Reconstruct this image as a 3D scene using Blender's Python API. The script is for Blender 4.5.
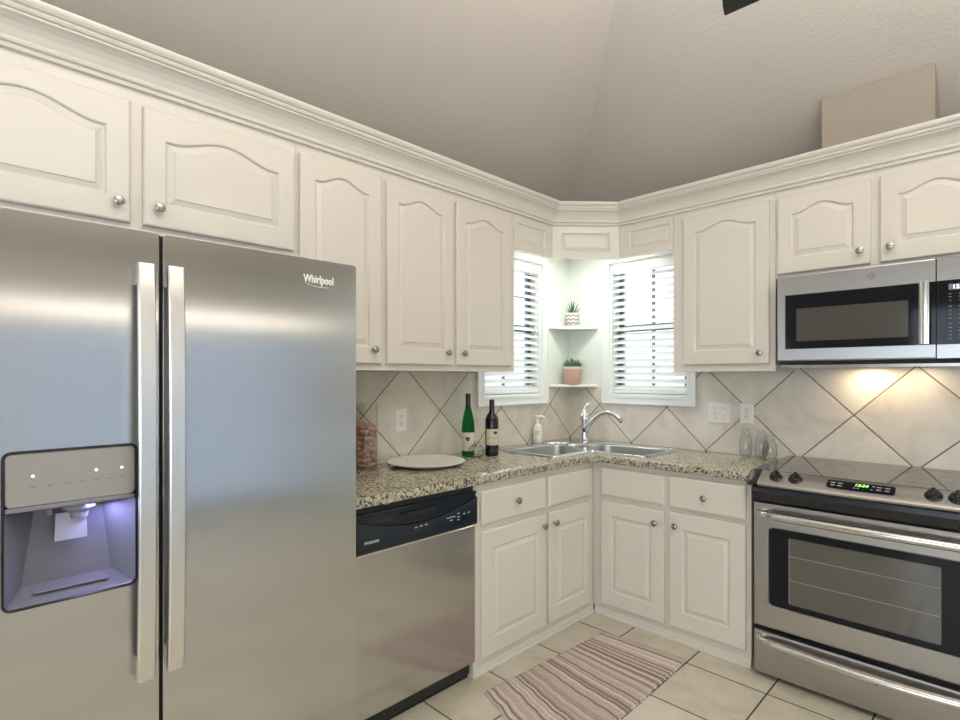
import bpy, bmesh, math, random
from mathutils import Vector, Matrix
random.seed(7)
PI = math.pi
scene = bpy.context.scene
C = scene.collection
for o in list(bpy.data.objects):
    bpy.data.objects.remove(o, do_unlink=True)

# ------------------------------------------------------------------ camera
cam_d = bpy.data.cameras.new('camera')
cam_d.sensor_width = 36.0
cam_d.lens = 536.16 / 960 * 36
cam_d.shift_x = -1.1 / 960
cam_d.shift_y = 16.4 / 960
cam_d.clip_start = 0.02
cam = bpy.data.objects.new('camera', cam_d)
cam.location = (2.3346, -3.2626, 1.3639)
cam.rotation_euler = (PI / 2, 0, 0.7837)
C.objects.link(cam)
scene.camera = cam

# ------------------------------------------------------------------ view, world and lights
scene.view_settings.view_transform = 'Standard'
scene.view_settings.look = 'None'
scene.view_settings.gamma = 1
scene.view_settings.use_curve_mapping = False
scene.view_settings.exposure = 0.32

world = bpy.data.worlds.new('world')
scene.world = world
world.use_nodes = True
wb = world.node_tree.nodes['Background']
wb.inputs[0].default_value = (0.93, 0.97, 1.0, 1)
wb.inputs[1].default_value = 1.5


def area(name, loc, rot, sx, sy, power, col):
    d = bpy.data.lights.new(name, 'AREA')
    d.shape = 'RECTANGLE'
    d.size = sx
    d.size_y = sy
    d.energy = power
    d.color = col
    o = bpy.data.objects.new(name, d)
    o.location = loc
    o.rotation_euler = rot
    C.objects.link(o)
    return o


# daylight through the patio and front windows of the living side (behind the camera)
area('daylight_patio', (5.02, -1.75, 0.96), (0, PI / 2, 0), 1.7, 2.7, 70, (0.88, 0.94, 1.0))
area('daylight_front', (2.6, -6.72, 1.35), (-PI / 2, 0, PI), 2.6, 1.9, 500, (1.0, 0.99, 0.975))
area('side_fill', (5.02, -5.4, 1.35), (0, PI / 2, -0.35), 1.7, 1.7, 24, (0.98, 0.99, 0.97))  # added fill light through a side window, brightens the corner
# added light strip, gives the bright streak reflected in the refrigerator
area('streak_light', (4.84, -1.75, 1.93), (0, PI / 2, 0), 0.03, 2.8, 3.0, (1.0, 0.93, 0.82))
# added fill lights: one brightens the vault, one falls softly from above
area('vault_fill', (3.0, -2.5, 2.5), (PI, 0, 0), 1.5, 1.5, 112, (0.97, 0.98, 1.0))
area('overhead_fill', (2.5, -2.9, 3.7), (0, 0, 0), 1.4, 1.4, 14, (1.0, 0.97, 0.93))
# daylight pushing in through the two sink windows
area('daylight_sink_a', (-0.22, -0.635, 1.68), (0, -PI / 2, 0), 0.9, 0.55, 2.5, (0.95, 1.0, 0.99))
area('daylight_sink_b', (0.635, 0.22, 1.68), (-PI / 2, 0, 0), 0.55, 0.9, 2.5, (0.95, 1.0, 0.99))
# lamp above the sink, tucked behind the valance
area('sink_lamp', (0.39, -0.39, 2.22), (0, 0, PI / 4), 0.3, 0.1, 4.2, (1.0, 0.99, 0.95))
# lamps under the microwave hood
area('hood_lamp_a', (1.83, -0.10, 1.405), (0, 0, 0), 0.1, 0.05, 0.75, (1.0, 0.78, 0.5))
area('hood_lamp_b', (2.02, -0.10, 1.405), (0, 0, 0), 0.1, 0.05, 0.35, (1.0, 0.78, 0.5))


# ------------------------------------------------------------------ materials
def new_mat(name):
    m = bpy.data.materials.new(name)
    m.use_nodes = True
    nt = m.node_tree
    return m, nt, nt.nodes['Principled BSDF']


def pmat(name, col, rough=0.5, metal=0.0, spec=None, **kw):
    m, nt, b = new_mat(name)
    b.inputs['Base Color'].default_value = (*col, 1)
    b.inputs['Roughness'].default_value = rough
    b.inputs['Metallic'].default_value = metal
    if spec is not None:
        b.inputs['Specular IOR Level'].default_value = spec
    for k, v in kw.items():
        b.inputs[k].default_value = v
    return m


def N(nt, t, **kw):
    n = nt.nodes.new(t)
    for k, v in kw.items():
        setattr(n, k, v)
    return n


def L(nt, a, b):
    nt.links.new(a, b)


def add_bump(m, scale, strength, dist=0.002, detail=3, stretch=None):
    nt = m.node_tree
    b = nt.nodes['Principled BSDF']
    g = N(nt, 'ShaderNodeNewGeometry')
    mp = N(nt, 'ShaderNodeMapping')
    if stretch:
        mp.inputs['Scale'].default_value = stretch
    no = N(nt, 'ShaderNodeTexNoise')
    no.inputs['Scale'].default_value = scale
    no.inputs['Detail'].default_value = detail
    bu = N(nt, 'ShaderNodeBump')
    bu.inputs['Strength'].default_value = strength
    bu.inputs['Distance'].default_value = dist
    L(nt, g.outputs['Position'], mp.inputs['Vector'])
    L(nt, mp.outputs['Vector'], no.inputs['Vector'])
    L(nt, no.outputs['Fac'], bu.inputs['Height'])
    L(nt, bu.outputs['Normal'], b.inputs['Normal'])
    return m


def mathn(nt, op, a, b=None, c=None):
    n = N(nt, 'ShaderNodeMath', operation=op)
    for i, v in enumerate((a, b, c)):
        if v is None:
            continue
        if isinstance(v, (int, float)):
            n.inputs[i].default_value = v
        else:
            L(nt, v, n.inputs[i])
    return n.outputs[0]


def ramp(nt, fac, stops, interp='LINEAR'):
    r = N(nt, 'ShaderNodeValToRGB')
    r.color_ramp.interpolation = interp
    els = r.color_ramp.elements
    while len(els) < len(stops):
        els.new(0.5)
    for e, (p, c) in zip(els, stops):
        e.position = p
        e.color = (*c, 1)
    L(nt, fac, r.inputs['Fac'])
    return r.outputs['Color']


def mixc(nt, fac, a, b, blend='MIX'):
    n = N(nt, 'ShaderNodeMix', data_type='RGBA', blend_type=blend)
    for sock, v in ((n.inputs[0], fac), (n.inputs[6], a), (n.inputs[7], b)):
        if isinstance(v, (int, float)):
            sock.default_value = v
        elif isinstance(v, tuple):
            sock.default_value = (*v, 1)
        else:
            L(nt, v, sock)
    return n.outputs[2]


def grid_tile(name, kind, s0, P, z0, gw, cols, grout, rough, Py=None):
    """square tiles: kind 'floor' laid straight, 'x' / 'y' laid as diamonds on a wall running along x / y"""
    m, nt, b = new_mat(name)
    g = N(nt, 'ShaderNodeNewGeometry')
    sp = N(nt, 'ShaderNodeSeparateXYZ')
    L(nt, g.outputs['Position'], sp.inputs[0])
    X, Y, Z = sp.outputs
    if kind == 'floor':
        a = mathn(nt, 'DIVIDE', mathn(nt, 'SUBTRACT', X, s0), P)
        c = mathn(nt, 'DIVIDE', mathn(nt, 'SUBTRACT', Y, z0), Py or P)
        gwf = gw / P
    else:
        s = X if kind == 'x' else Y
        ds = mathn(nt, 'SUBTRACT', s, s0)
        dz = mathn(nt, 'SUBTRACT', Z, z0)
        a = mathn(nt, 'DIVIDE', mathn(nt, 'ADD', ds, dz), P)
        c = mathn(nt, 'DIVIDE', mathn(nt, 'SUBTRACT', ds, dz), P)
        gwf = gw / P * 1.414
    d = []
    for q in (a, c):
        fr = mathn(nt, 'FRACT', q)
        d.append(mathn(nt, 'MINIMUM', fr, mathn(nt, 'SUBTRACT', 1.0, fr)))
    dist = mathn(nt, 'MINIMUM', d[0], d[1])
    isg = mathn(nt, 'LESS_THAN', dist, gwf / 2)
    cell = N(nt, 'ShaderNodeCombineXYZ')
    L(nt, mathn(nt, 'FLOOR', a), cell.inputs[0])
    L(nt, mathn(nt, 'FLOOR', c), cell.inputs[1])
    wn = N(nt, 'ShaderNodeTexWhiteNoise', noise_dimensions='3D')
    L(nt, cell.outputs[0], wn.inputs['Vector'])
    off = N(nt, 'ShaderNodeVectorMath', operation='MULTIPLY_ADD')
    L(nt, wn.outputs['Color'], off.inputs[0])
    off.inputs[1].default_value = (5, 5, 5)
    L(nt, g.outputs['Position'], off.inputs[2])
    n1 = N(nt, 'ShaderNodeTexNoise')
    n1.inputs['Scale'].default_value = 5.0
    n1.inputs['Detail'].default_value = 8
    n1.inputs['Roughness'].default_value = 0.65
    n1.inputs['Distortion'].default_value = 0.6
    L(nt, off.outputs[0], n1.inputs['Vector'])
    col = ramp(nt, n1.outputs['Fac'], [(0.3, cols[0]), (0.5, cols[1]), (0.7, cols[2])])
    tint = mathn(nt, 'MULTIPLY_ADD', wn.outputs['Value'], 0.12, 0.94)
    tv = N(nt, 'ShaderNodeCombineXYZ')
    for i in range(3):
        L(nt, tint, tv.inputs[i])
    col = mixc(nt, 1.0, col, tv.outputs[0], 'MULTIPLY')
    col = mixc(nt, isg, col, grout)
    L(nt, col, b.inputs['Base Color'])
    L(nt, mathn(nt, 'MULTIPLY_ADD', isg, 0.5, rough), b.inputs['Roughness'])
    sm = N(nt, 'ShaderNodeMapRange')
    sm.inputs['From Min'].default_value = gwf * 0.35
    sm.inputs['From Max'].default_value = gwf * 0.9
    L(nt, dist, sm.inputs['Value'])
    bu = N(nt, 'ShaderNodeBump')
    bu.inputs['Strength'].default_value = 0.6
    bu.inputs['Distance'].default_value = 0.002
    L(nt, mathn(nt, 'ADD', sm.outputs[0], mathn(nt, 'MULTIPLY', n1.outputs['Fac'], 0.25)), bu.inputs['Height'])
    L(nt, bu.outputs['Normal'], b.inputs['Normal'])
    return m


M = {}
M['cream'] = add_bump(pmat('cream_cabinet_paint', (0.70, 0.655, 0.575), 0.2), 60, 0.02)
M['cream_trim'] = pmat('cream_gloss_paint', (0.715, 0.67, 0.595), 0.18)
M['chase'] = add_bump(pmat('dark_taupe_paint', (0.36, 0.31, 0.255), 0.85), 55, 0.2, 0.004, 4)
M['wall'] = add_bump(pmat('taupe_wall_paint', (0.52, 0.50, 0.47), 0.85), 55, 0.5, 0.006, 4)
M['green_lit_wall'] = pmat('white_paint_green_daylight', (0.75, 0.81, 0.745), 0.6)  # white walls; the green tint of the daylight is put into the colour
M['white'] = pmat('white_trim_paint', (0.80, 0.82, 0.80), 0.35)
M['ceiling'] = add_bump(pmat('taupe_ceiling_paint', (0.565, 0.512, 0.455), 0.9), 70, 0.4, 0.005, 4)
M['tile_a'] = grid_tile('wall_tile_a', 'y', -0.24, 0.51, 1.167, 0.006, ((.53, .49, .41), (.64, .60, .51), (.71, .675, .585)), (.22, .175, .12), 0.35)
M['tile_b'] = grid_tile('wall_tile_b', 'x', 0.265, 0.497, 1.167, 0.006, ((.57, .525, .455), (.68, .635, .565), (.75, .71, .645)), (.22, .175, .12), 0.35)
M['floor'] = grid_tile('floor_tile', 'floor', 0.868, 0.355, -0.765, 0.007, ((.47, .43, .32), (.56, .52, .41), (.62, .585, .48)), (.075, .055, .04), 0.22, 0.358)
M['nickel'] = pmat('brushed_nickel', (0.40, 0.375, 0.35), 0.24, 1.0)
M['chrome'] = pmat('satin_chrome', (0.66, 0.67, 0.68), 0.16, 1.0)
M['black'] = pmat('black_plastic', (0.012, 0.013, 0.015), 0.25)
M['navy'] = pmat('blue_black_plastic', (0.008, 0.013, 0.022), 0.22)
M['rubber'] = pmat('dark_rubber', (0.02, 0.02, 0.02), 0.7)
M['black_glass'] = pmat('black_glass', (0.008, 0.009, 0.012), 0.06, 0.0, 0.22)
M['oven_glass'] = pmat('smoked_oven_glass', (0.095, 0.09, 0.078), 0.05, 0.0, 0.9)
M['cooktop'] = pmat('glass_ceramic', (0.05, 0.047, 0.045), 0.05, 0.0, 1.0)
M['micro_glass'] = pmat('microwave_mesh_glass', (0.075, 0.072, 0.062), 0.12, 0.0, 0.3)
M['plate_white'] = pmat('white_plastic', (0.82, 0.80, 0.76), 0.35)
M['slot'] = pmat('dark_slot', (0.04, 0.035, 0.03), 0.6)
M['sash'] = pmat('dark_window_sash', (0.10, 0.12, 0.13), 0.5)
M['legend'] = pmat('pale_legend_print', (0.62, 0.62, 0.60), 0.5)
M['legend_dark'] = pmat('grey_legend_print', (0.16, 0.15, 0.13), 0.5)
M['grey_plastic'] = pmat('grey_plastic', (0.20, 0.20, 0.235), 0.25)
M['recess'] = pmat('dispenser_recess', (0.17, 0.168, 0.19), 0.12)
M['paddle'] = pmat('paddle_plastic', (0.34, 0.34, 0.42), 0.2)
M['cork'] = add_bump(pmat('cork_bark', (0.50, 0.30, 0.18), 0.85), 300, 0.4)
M['foil'] = pmat('black_foil', (0.012, 0.012, 0.016), 0.3)
M['paper'] = pmat('cream_label_paper', (0.66, 0.60, 0.48), 0.7)
M['maroon'] = pmat('maroon_print', (0.12, 0.03, 0.025), 0.6)
M['gold'] = pmat('ochre_print', (0.42, 0.27, 0.09), 0.6)
M['wine'] = pmat('dark_wine_glass', (0.010, 0.008, 0.012), 0.06)
M['soap'] = pmat('translucent_soap_plastic', (0.80, 0.79, 0.72), 0.3)
M['terra'] = add_bump(pmat('blush_pot', (0.66, 0.42, 0.31), 0.7), 90, 0.2)
M['pot_white'] = pmat('white_ceramic', (0.70, 0.68, 0.65), 0.5)
M['pot_grey'] = pmat('grey_chevron_print', (0.22, 0.20, 0.20), 0.6)
M['soil'] = pmat('potting_soil', (0.05, 0.035, 0.025), 0.9)
M['leaf'] = pmat('aloe_leaf', (0.055, 0.13, 0.05), 0.5)
M['leaf_pale'] = pmat('succulent_leaf', (0.13, 0.26, 0.13), 0.5)
M['fan'] = pmat('dark_fan_blade', (0.005, 0.009, 0.010), 0.45)
M['lamp'] = pmat('frosted_lamp_glass', (0.9, 0.85, 0.75), 0.4)
M['lamp'].node_tree.nodes['Principled BSDF'].inputs['Emission Color'].default_value = (1, 0.85, 0.65, 1)
M['lamp'].node_tree.nodes['Principled BSDF'].inputs['Emission Strength'].default_value = 6


def emis(name, col, s):
    m = pmat(name, (0.02, 0.02, 0.02), 0.4)
    b = m.node_tree.nodes['Principled BSDF']
    b.inputs['Emission Color'].default_value = (*col, 1)
    b.inputs['Emission Strength'].default_value = s
    return m


M['led_green'] = emis('green_clock_digits', (0.35, 1.0, 0.15), 1.6)
M['led_white'] = emis('white_lit_icon', (0.92, 0.88, 1.0), 1.6)
M['disp_panel'] = pmat('satin_taupe_panel', (0.36, 0.335, 0.30), 0.3, 0.3)
M['rack'] = pmat('dull_rack_wire', (0.30, 0.29, 0.27), 0.4)
M['key'] = pmat('dim_key_print', (0.30, 0.30, 0.31), 0.5)
M['led_display'] = emis('white_clock_digits', (0.85, 0.9, 1.0), 1.5)


def glass(name, col, rough=0.0, ior=1.45):
    m, nt, b = new_mat(name)
    b.inputs['Base Color'].default_value = (*col, 1)
    b.inputs['Transmission Weight'].default_value = 1.0
    b.inputs['Roughness'].default_value = rough
    b.inputs['IOR'].default_value = ior
    return m


M['glass_green'] = glass('green_bottle_glass', (0.012, 0.22, 0.05), 0.03, 1.2)
M['glass_clear'] = glass('clear_glass', (0.93, 0.98, 0.96), 0.0, 1.45)


def thin_glass(name, tint, gl=0.1, edge=None, refl=0.3):
    m, nt, b = new_mat(name)
    nt.nodes.remove(b)
    t = N(nt, 'ShaderNodeBsdfTransparent')
    t.inputs[0].default_value = (*tint, 1)
    if edge:
        lw = N(nt, 'ShaderNodeLayerWeight')
        lw.inputs['Blend'].default_value = 0.5
        L(nt, mixc(nt, mathn(nt, 'POWER', lw.outputs['Facing'], 2.5), tint, edge), t.inputs[0])
    g = N(nt, 'ShaderNodeBsdfGlossy')
    g.inputs['Roughness'].default_value = 0.02
    fr = N(nt, 'ShaderNodeLayerWeight')
    fr.inputs['Blend'].default_value = 0.5
    mx = N(nt, 'ShaderNodeMixShader')
    L(nt, mathn(nt, 'MULTIPLY_ADD', mathn(nt, 'POWER', fr.outputs['Facing'], 3.0), refl, gl * 0.4), mx.inputs[0])
    L(nt, t.outputs[0], mx.inputs[1])
    L(nt, g.outputs[0], mx.inputs[2])
    L(nt, mx.outputs[0], nt.nodes['Material Output'].inputs['Surface'])
    return m


M['pane'] = thin_glass('window_glass', (0.95, 0.98, 0.97))
M['pane_dimmed'] = thin_glass('dimmed_window_glass', (0.30, 0.325, 0.355))  # tint added to keep the daylight mirrored in the refrigerator dim
M['jar_glass'] = thin_glass('jar_glass', (0.985, 0.99, 0.985), 0.12, (0.80, 0.82, 0.81), 0.35)
M['vase_glass'] = thin_glass('vase_glass', (0.985, 0.995, 0.995), 0.12, (0.74, 0.86, 0.88), 0.25)
M['carafe_glass'] = thin_glass('carafe_glass', (0.97, 0.99, 0.98), 0.1, (0.42, 0.55, 0.48), 0.3)


def steel(name, col, rough, aniso=0.0, rot=0.0):
    m, nt, b = new_mat(name)
    b.inputs['Base Color'].default_value = (*col, 1)
    b.inputs['Metallic'].default_value = 1.0
    b.inputs['Roughness'].default_value = rough
    if aniso:
        b.inputs['Anisotropic'].default_value = aniso
        b.inputs['Anisotropic Rotation'].default_value = rot
        t = N(nt, 'ShaderNodeTangent', direction_type='RADIAL', axis='Z')
        L(nt, t.outputs[0], b.inputs['Tangent'])
    return m


M['steel'] = steel('brushed_steel', (0.56, 0.545, 0.53), 0.19, 0.88, 0.0)
M['steel_handle'] = steel('pale_brushed_steel', (0.74, 0.71, 0.67), 0.30)
M['steel_range'] = steel('range_steel', (0.46, 0.447, 0.432), 0.28, 0.7)
M['steel_smooth'] = pmat('polished_steel', (0.66, 0.64, 0.61), 0.14, 1.0)
M['steel_sink'] = pmat('satin_sink_steel', (0.62, 0.63, 0.64), 0.22, 1.0)
M['steel_bowl'] = pmat('brushed_bowl_steel', (0.42, 0.43, 0.44), 0.36, 1.0)

# granite
m, nt, b = new_mat('speckled_granite')
g = N(nt, 'ShaderNodeNewGeometry')
v1 = N(nt, 'ShaderNodeTexVoronoi')
v1.inputs['Scale'].default_value = 130
n1 = N(nt, 'ShaderNodeTexNoise')
n1.inputs['Scale'].default_value = 62
n1.inputs['Detail'].default_value = 5
n1.inputs['Roughness'].default_value = 0.7
n2 = N(nt, 'ShaderNodeTexNoise')
n2.inputs['Scale'].default_value = 9
n2.inputs['Detail'].default_value = 3
for n in (v1, n1, n2):
    L(nt, g.outputs['Position'], n.inputs['Vector'])
sepc = N(nt, 'ShaderNodeSeparateColor')
L(nt, v1.outputs['Color'], sepc.inputs[0])
speck = ramp(nt, sepc.outputs[0], [(0.0, (.016, .013, .011)), (0.18, (.08, .055, .034)), (0.31, (.28, .225, .145)), (0.45, (.46, .41, .30)), (0.72, (.58, .54, .43))], 'CONSTANT')
cloud = ramp(nt, n1.outputs['Fac'], [(0.34, (.04, .03, .022)), (0.41, (.25, .20, .13)), (0.48, (.45, .415, .31)), (0.64, (.60, .575, .47))])
mask = ramp(nt, sepc.outputs[0], [(0.0, (.9, .9, .9)), (0.13, (.6, .6, .6)), (0.24, (.38, .38, .38)), (0.5, (.25, .25, .25))], 'CONSTANT')
col = mixc(nt, mask, cloud, speck)
L(nt, col, b.inputs['Base Color'])
b.inputs['Roughness'].default_value = 0.10
M['granite'] = m

# rug: woven stripes
m, nt, b = new_mat('striped_rag_weave')
g = N(nt, 'ShaderNodeTexCoord')
sp = N(nt, 'ShaderNodeSeparateXYZ')
L(nt, g.outputs['UV'], sp.inputs[0])
rows = mathn(nt, 'FLOOR', mathn(nt, 'MULTIPLY', sp.outputs[1], 84.0))
wn = N(nt, 'ShaderNodeTexWhiteNoise', noise_dimensions='1D')
L(nt, rows, wn.inputs['W'])
nz = N(nt, 'ShaderNodeTexNoise')
nz.inputs['Scale'].default_value = 90
mp = N(nt, 'ShaderNodeMapping')
mp.inputs['Scale'].default_value = (1, 2.2, 1)
L(nt, g.outputs['UV'], mp.inputs['Vector'])
L(nt, mp.outputs['Vector'], nz.inputs['Vector'])
cs = ramp(nt, wn.outputs['Value'], [(0.0, (.14, .095, .085)), (0.17, (.40, .315, .28)), (0.34, (.55, .46, .41)), (0.56, (.58, .44, .40)), (0.68, (.68, .60, .53)), (0.84, (.76, .71, .63))], 'CONSTANT')
col = mixc(nt, 0.3, cs, (.55, .465, .41))
dark = ramp(nt, nz.outputs['Fac'], [(0.3, (.62, .6, .6)), (0.65, (1.05, 1.05, 1.05))])
L(nt, mixc(nt, 1.0, col, dark, 'MULTIPLY'), b.inputs['Base Color'])
b.inputs['Roughness'].default_value = 0.95
M['rug'] = m

# plate: pale washed boards
m, nt, b = new_mat('whitewashed_plate')
g = N(nt, 'ShaderNodeTexCoord')
wv = N(nt, 'ShaderNodeTexNoise')
mp = N(nt, 'ShaderNodeMapping')
mp.inputs['Scale'].default_value = (6, 60, 6)
mp.inputs['Rotation'].default_value = (0, 0, 0.9)
L(nt, g.outputs['Object'], mp.inputs['Vector'])
L(nt, mp.outputs['Vector'], wv.inputs['Vector'])
L(nt, ramp(nt, wv.outputs['Fac'], [(0.3, (.68, .65, .58)), (0.6, (.84, .82, .76))]), b.inputs['Base Color'])
b.inputs['Roughness'].default_value = 0.45
M['platter'] = m

# blind slats: white, a little light shines through
m, nt, b = new_mat('white_blind_slat')
b.inputs['Base Color'].default_value = (0.76, 0.78, 0.78, 1)
b.inputs['Roughness'].default_value = 0.4
tr = N(nt, 'ShaderNodeBsdfTranslucent')
tr.inputs[0].default_value = (0.92, 0.95, 0.95, 1)
mx = N(nt, 'ShaderNodeMixShader')
mx.inputs[0].default_value = 0.10
L(nt, b.outputs[0], mx.inputs[1])
L(nt, tr.outputs[0], mx.inputs[2])
L(nt, mx.outputs[0], nt.nodes['Material Output'].inputs['Surface'])
M['slat'] = m


# ------------------------------------------------------------------ mesh helpers
def A(n, s, z):      # the left wall (x = 0): n out of the wall, s along y
    return Vector((n, s, z))


def B(n, s, z):      # the back wall (y = 0): n out of the wall, s along x
    return Vector((s, -n, z))


def W(x, y, z):
    return Vector((x, y, z))


class MB:
    def __init__(self):
        self.bm = bmesh.new()

    def box(self, lo, hi, f=W, bev=0.0, seg=2):
        t = bmesh.new()
        vs = []
        for k in range(8):
            p = [hi[i] if (k >> i) & 1 else lo[i] for i in range(3)]
            vs.append(t.verts.new(f(*p)))
        for q in ((0, 2, 3, 1), (4, 5, 7, 6), (0, 1, 5, 4), (2, 6, 7, 3), (0, 4, 6, 2), (1, 3, 7, 5)):
            t.faces.new([vs[i] for i in q])
        bmesh.ops.recalc_face_normals(t, faces=t.faces)
        if bev:
            bmesh.ops.bevel(t, geom=list(t.edges), offset=bev, segments=seg, affect='EDGES', profile=0.5)
        self.merge(t)
        return self

    def merge(self, t):
        me = bpy.data.meshes.new('tmp')
        t.to_mesh(me)
        t.free()
        self.bm.from_mesh(me)
        bpy.data.meshes.remove(me)

    def loops(self, loops, cap0=False, cap1=False, closed=True, ring=False):
        bm = self.bm
        rows = [[bm.verts.new(p) for p in lp] for lp in loops]
        n = len(rows[0])
        fs = []
        pairs = list(zip(rows, rows[1:]))
        if ring:
            pairs.append((rows[-1], rows[0]))
        for a, b in pairs:
            for i in range(n if closed else n - 1):
                j = (i + 1) % n
                try:
                    fs.append(bm.faces.new((a[i], a[j], b[j], b[i])))
                except ValueError:
                    pass
        if cap0:
            fs.append(bm.faces.new(list(reversed(rows[0]))))
        if cap1:
            fs.append(bm.faces.new(rows[-1]))
        return fs

    def lathe(self, prof, origin, axis=(0, 0, 1), n=32, cap0=True, cap1=True):
        ax = Vector(axis).normalized()
        u = ax.orthogonal().normalized()
        w = ax.cross(u)
        o = Vector(origin)
        lps = []
        for r, h in prof:
            r = max(r, 1e-5)
            lps.append([o + ax * h + (u * math.cos(2 * PI * k / n) + w * math.sin(2 * PI * k / n)) * r for k in range(n)])
        self.loops(lps, cap0, cap1)
        return self

    def tube(self, pts, r, n=12, caps=True):
        pts = [Vector(p) for p in pts]
        rs = r if isinstance(r, (list, tuple)) else [r] * len(pts)
        lps = []
        u = None
        for i, p in enumerate(pts):
            t = (pts[min(i + 1, len(pts) - 1)] - pts[max(i - 1, 0)]).normalized()
            if u is None:
                u = t.orthogonal().normalized()
            u = (u - t * u.dot(t)).normalized()
            w = t.cross(u)
            lps.append([p + (u * math.cos(2 * PI * k / n) + w * math.sin(2 * PI * k / n)) * rs[i] for k in range(n)])
        self.loops(lps, caps, caps)
        return self

    def prism(self, poly, z0, z1, f=W):
        """poly of (a, b) extruded between z0 and z1; f(a, b, z)"""
        self.loops([[f(a, b, z0) for a, b in poly], [f(a, b, z1) for a, b in poly]], True, True)
        return self

    def build(self, name, mat, parent=None, smooth=None, origin=None):
        bmesh.ops.recalc_face_normals(self.bm, faces=self.bm.faces)
        me = bpy.data.meshes.new(name)
        self.bm.to_mesh(me)
        self.bm.free()
        o = bpy.data.objects.new(name, me)
        C.objects.link(o)
        for mm in (mat if isinstance(mat, (list, tuple)) else [mat]):
            me.materials.append(M[mm] if isinstance(mm, str) else mm)
        if parent is not None:
            r = parent
            while r.parent is not None:
                r = r.parent
            me.transform(Matrix.Translation(-r.location))
            o.parent = parent
        elif origin is not None:
            me.transform(Matrix.Translation(-Vector(origin)))
            o.location = origin
        if smooth:
            for p in me.polygons:
                p.use_smooth = True
            if smooth is not True:
                me.set_sharp_from_angle(angle=math.radians(smooth))
        return o


def thing(name, label, cat, loc, group=None):
    o = bpy.data.objects.new(name, None)
    o.empty_display_size = 0.05
    o.location = loc
    C.objects.link(o)
    return tag(o, label, cat, group)


def tag(o, label, cat, group=None):
    o['label'] = label
    o['category'] = cat
    if group:
        o['group'] = group
    return o


def struct(o, label=None, cat=None):
    o['kind'] = 'structure'
    if label:
        o['label'] = label
    if cat:
        o['category'] = cat
    return o


def one_box(name, mat, parent, lo, hi, f=W, bev=0.0, seg=2):
    return MB().box(lo, hi, f, bev, seg).build(name, mat, parent)


def rrect(s0, s1, z0, z1, r, n=5):
    """rounded rectangle, counter-clockwise, 4*(n+1) points"""
    r = max(min(r, (s1 - s0) / 2.001, (z1 - z0) / 2.001), 1e-4)
    out = []
    for cx, cz, a in ((s1 - r, z1 - r, 0), (s0 + r, z1 - r, 90), (s0 + r, z0 + r, 180), (s1 - r, z0 + r, 270)):
        for k in range(n + 1):
            t = math.radians(a + 90 * k / n)
            out.append((cx + r * math.cos(t), cz + r * math.sin(t)))
    return out


def text(body, size, f, n, s, z, mat, parent, name='lettering', depth=0.0006, align='LEFT', shear=0.0, bold=0.0, wide=1.0):
    c = bpy.data.curves.new(name, 'FONT')
    c.body = body
    c.size = size
    c.align_x = align
    c.shear = shear
    c.offset = bold
    c.extrude = depth
    c.resolution_u = 3
    t = bpy.data.objects.new(name, c)
    C.objects.link(t)
    dg = bpy.context.evaluated_depsgraph_get()
    me = bpy.data.meshes.new_from_object(t.evaluated_get(dg))
    bpy.data.objects.remove(t, do_unlink=True)
    bpy.data.curves.remove(c)
    mb = MB()
    for v in me.vertices:
        v.co = f(n + v.co.z, s + v.co.x * wide, z + v.co.y)
    mb.bm.from_mesh(me)
    bpy.data.meshes.remove(me)
    return mb.build(name, mat, parent)


# ------------------------------------------------------------------ the room shell
RX, RY = 4.9, -6.6          # far sides of the open-plan room
ZW = 2.45                   # where the vault springs
one = MB().box((-0.2, RY - 0.2, -0.1), (RX + 0.2, 0.2, 0.0)).build('floor', 'floor')
struct(one, 'beige stone-look tile floor with dark grout', 'floor')


def wall_with_holes(name, f, s0, s1, z0, z1, t, holes, mat):
    """wall of thickness t behind n = 0 with rectangular openings (s0, s1, z0, z1)"""
    mb = MB()
    ss = sorted({s0, s1, *[h[0] for h in holes], *[h[1] for h in holes]})
    zs = sorted({z0, z1, *[h[2] for h in holes], *[h[3] for h in holes]})
    for a, b_ in zip(ss, ss[1:]):
        for c, d in zip(zs, zs[1:]):
            if any(h[0] <= a and b_ <= h[1] and h[2] <= c and d <= h[3] for h in holes):
                continue
            mb.box((-t, a, c), (0, b_, d), f)
    bmesh.ops.remove_doubles(mb.bm, verts=mb.bm.verts, dist=1e-5)
    seen = {}
    for fc in list(mb.bm.faces):          # drop the doubled inner faces between neighbours
        k = tuple(sorted(v.index for v in fc.verts)) if False else tuple(round(x, 4) for x in fc.calc_center_median())
        seen.setdefault(k, []).append(fc)
    dead = [fc for v in seen.values() if len(v) > 1 for fc in v]
    bmesh.ops.delete(mb.bm, geom=dead, context='FACES_ONLY')
    return struct(mb.build(name, mat))


WT = 0.13
WA = (-0.912, -0.331, 1.235, 2.14)      # left window opening (y0, y1, z0, z1)
WB = (0.348, 0.8965, 1.235, 2.14)        # back window opening (x0, x1, z0, z1)
wall_with_holes('wall_left', A, RY - 0.2, WT, 0, ZW, WT, [WA], 'green_lit_wall')
wall_with_holes('wall_back', B, 0, RX + WT, 0, ZW, WT, [WB], 'green_lit_wall')
SW = (-6.3, -4.5, 0.45, 2.25)  # opening added for the side fill light
DP = (-3.3, -0.3, 0.0, 1.85)
wall_with_holes('wall_right', lambda n, s, z: W(RX - n, s, z), RY - 0.2, 0.0, 0, ZW, WT, [DP, SW], 'wall')
FW = (1.3, 3.9, 0.4, 2.3)
wall_with_holes('wall_front', lambda n, s, z: W(s, RY + n, z), 0.0, RX, 0, ZW, WT, [FW], 'wall')

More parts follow.
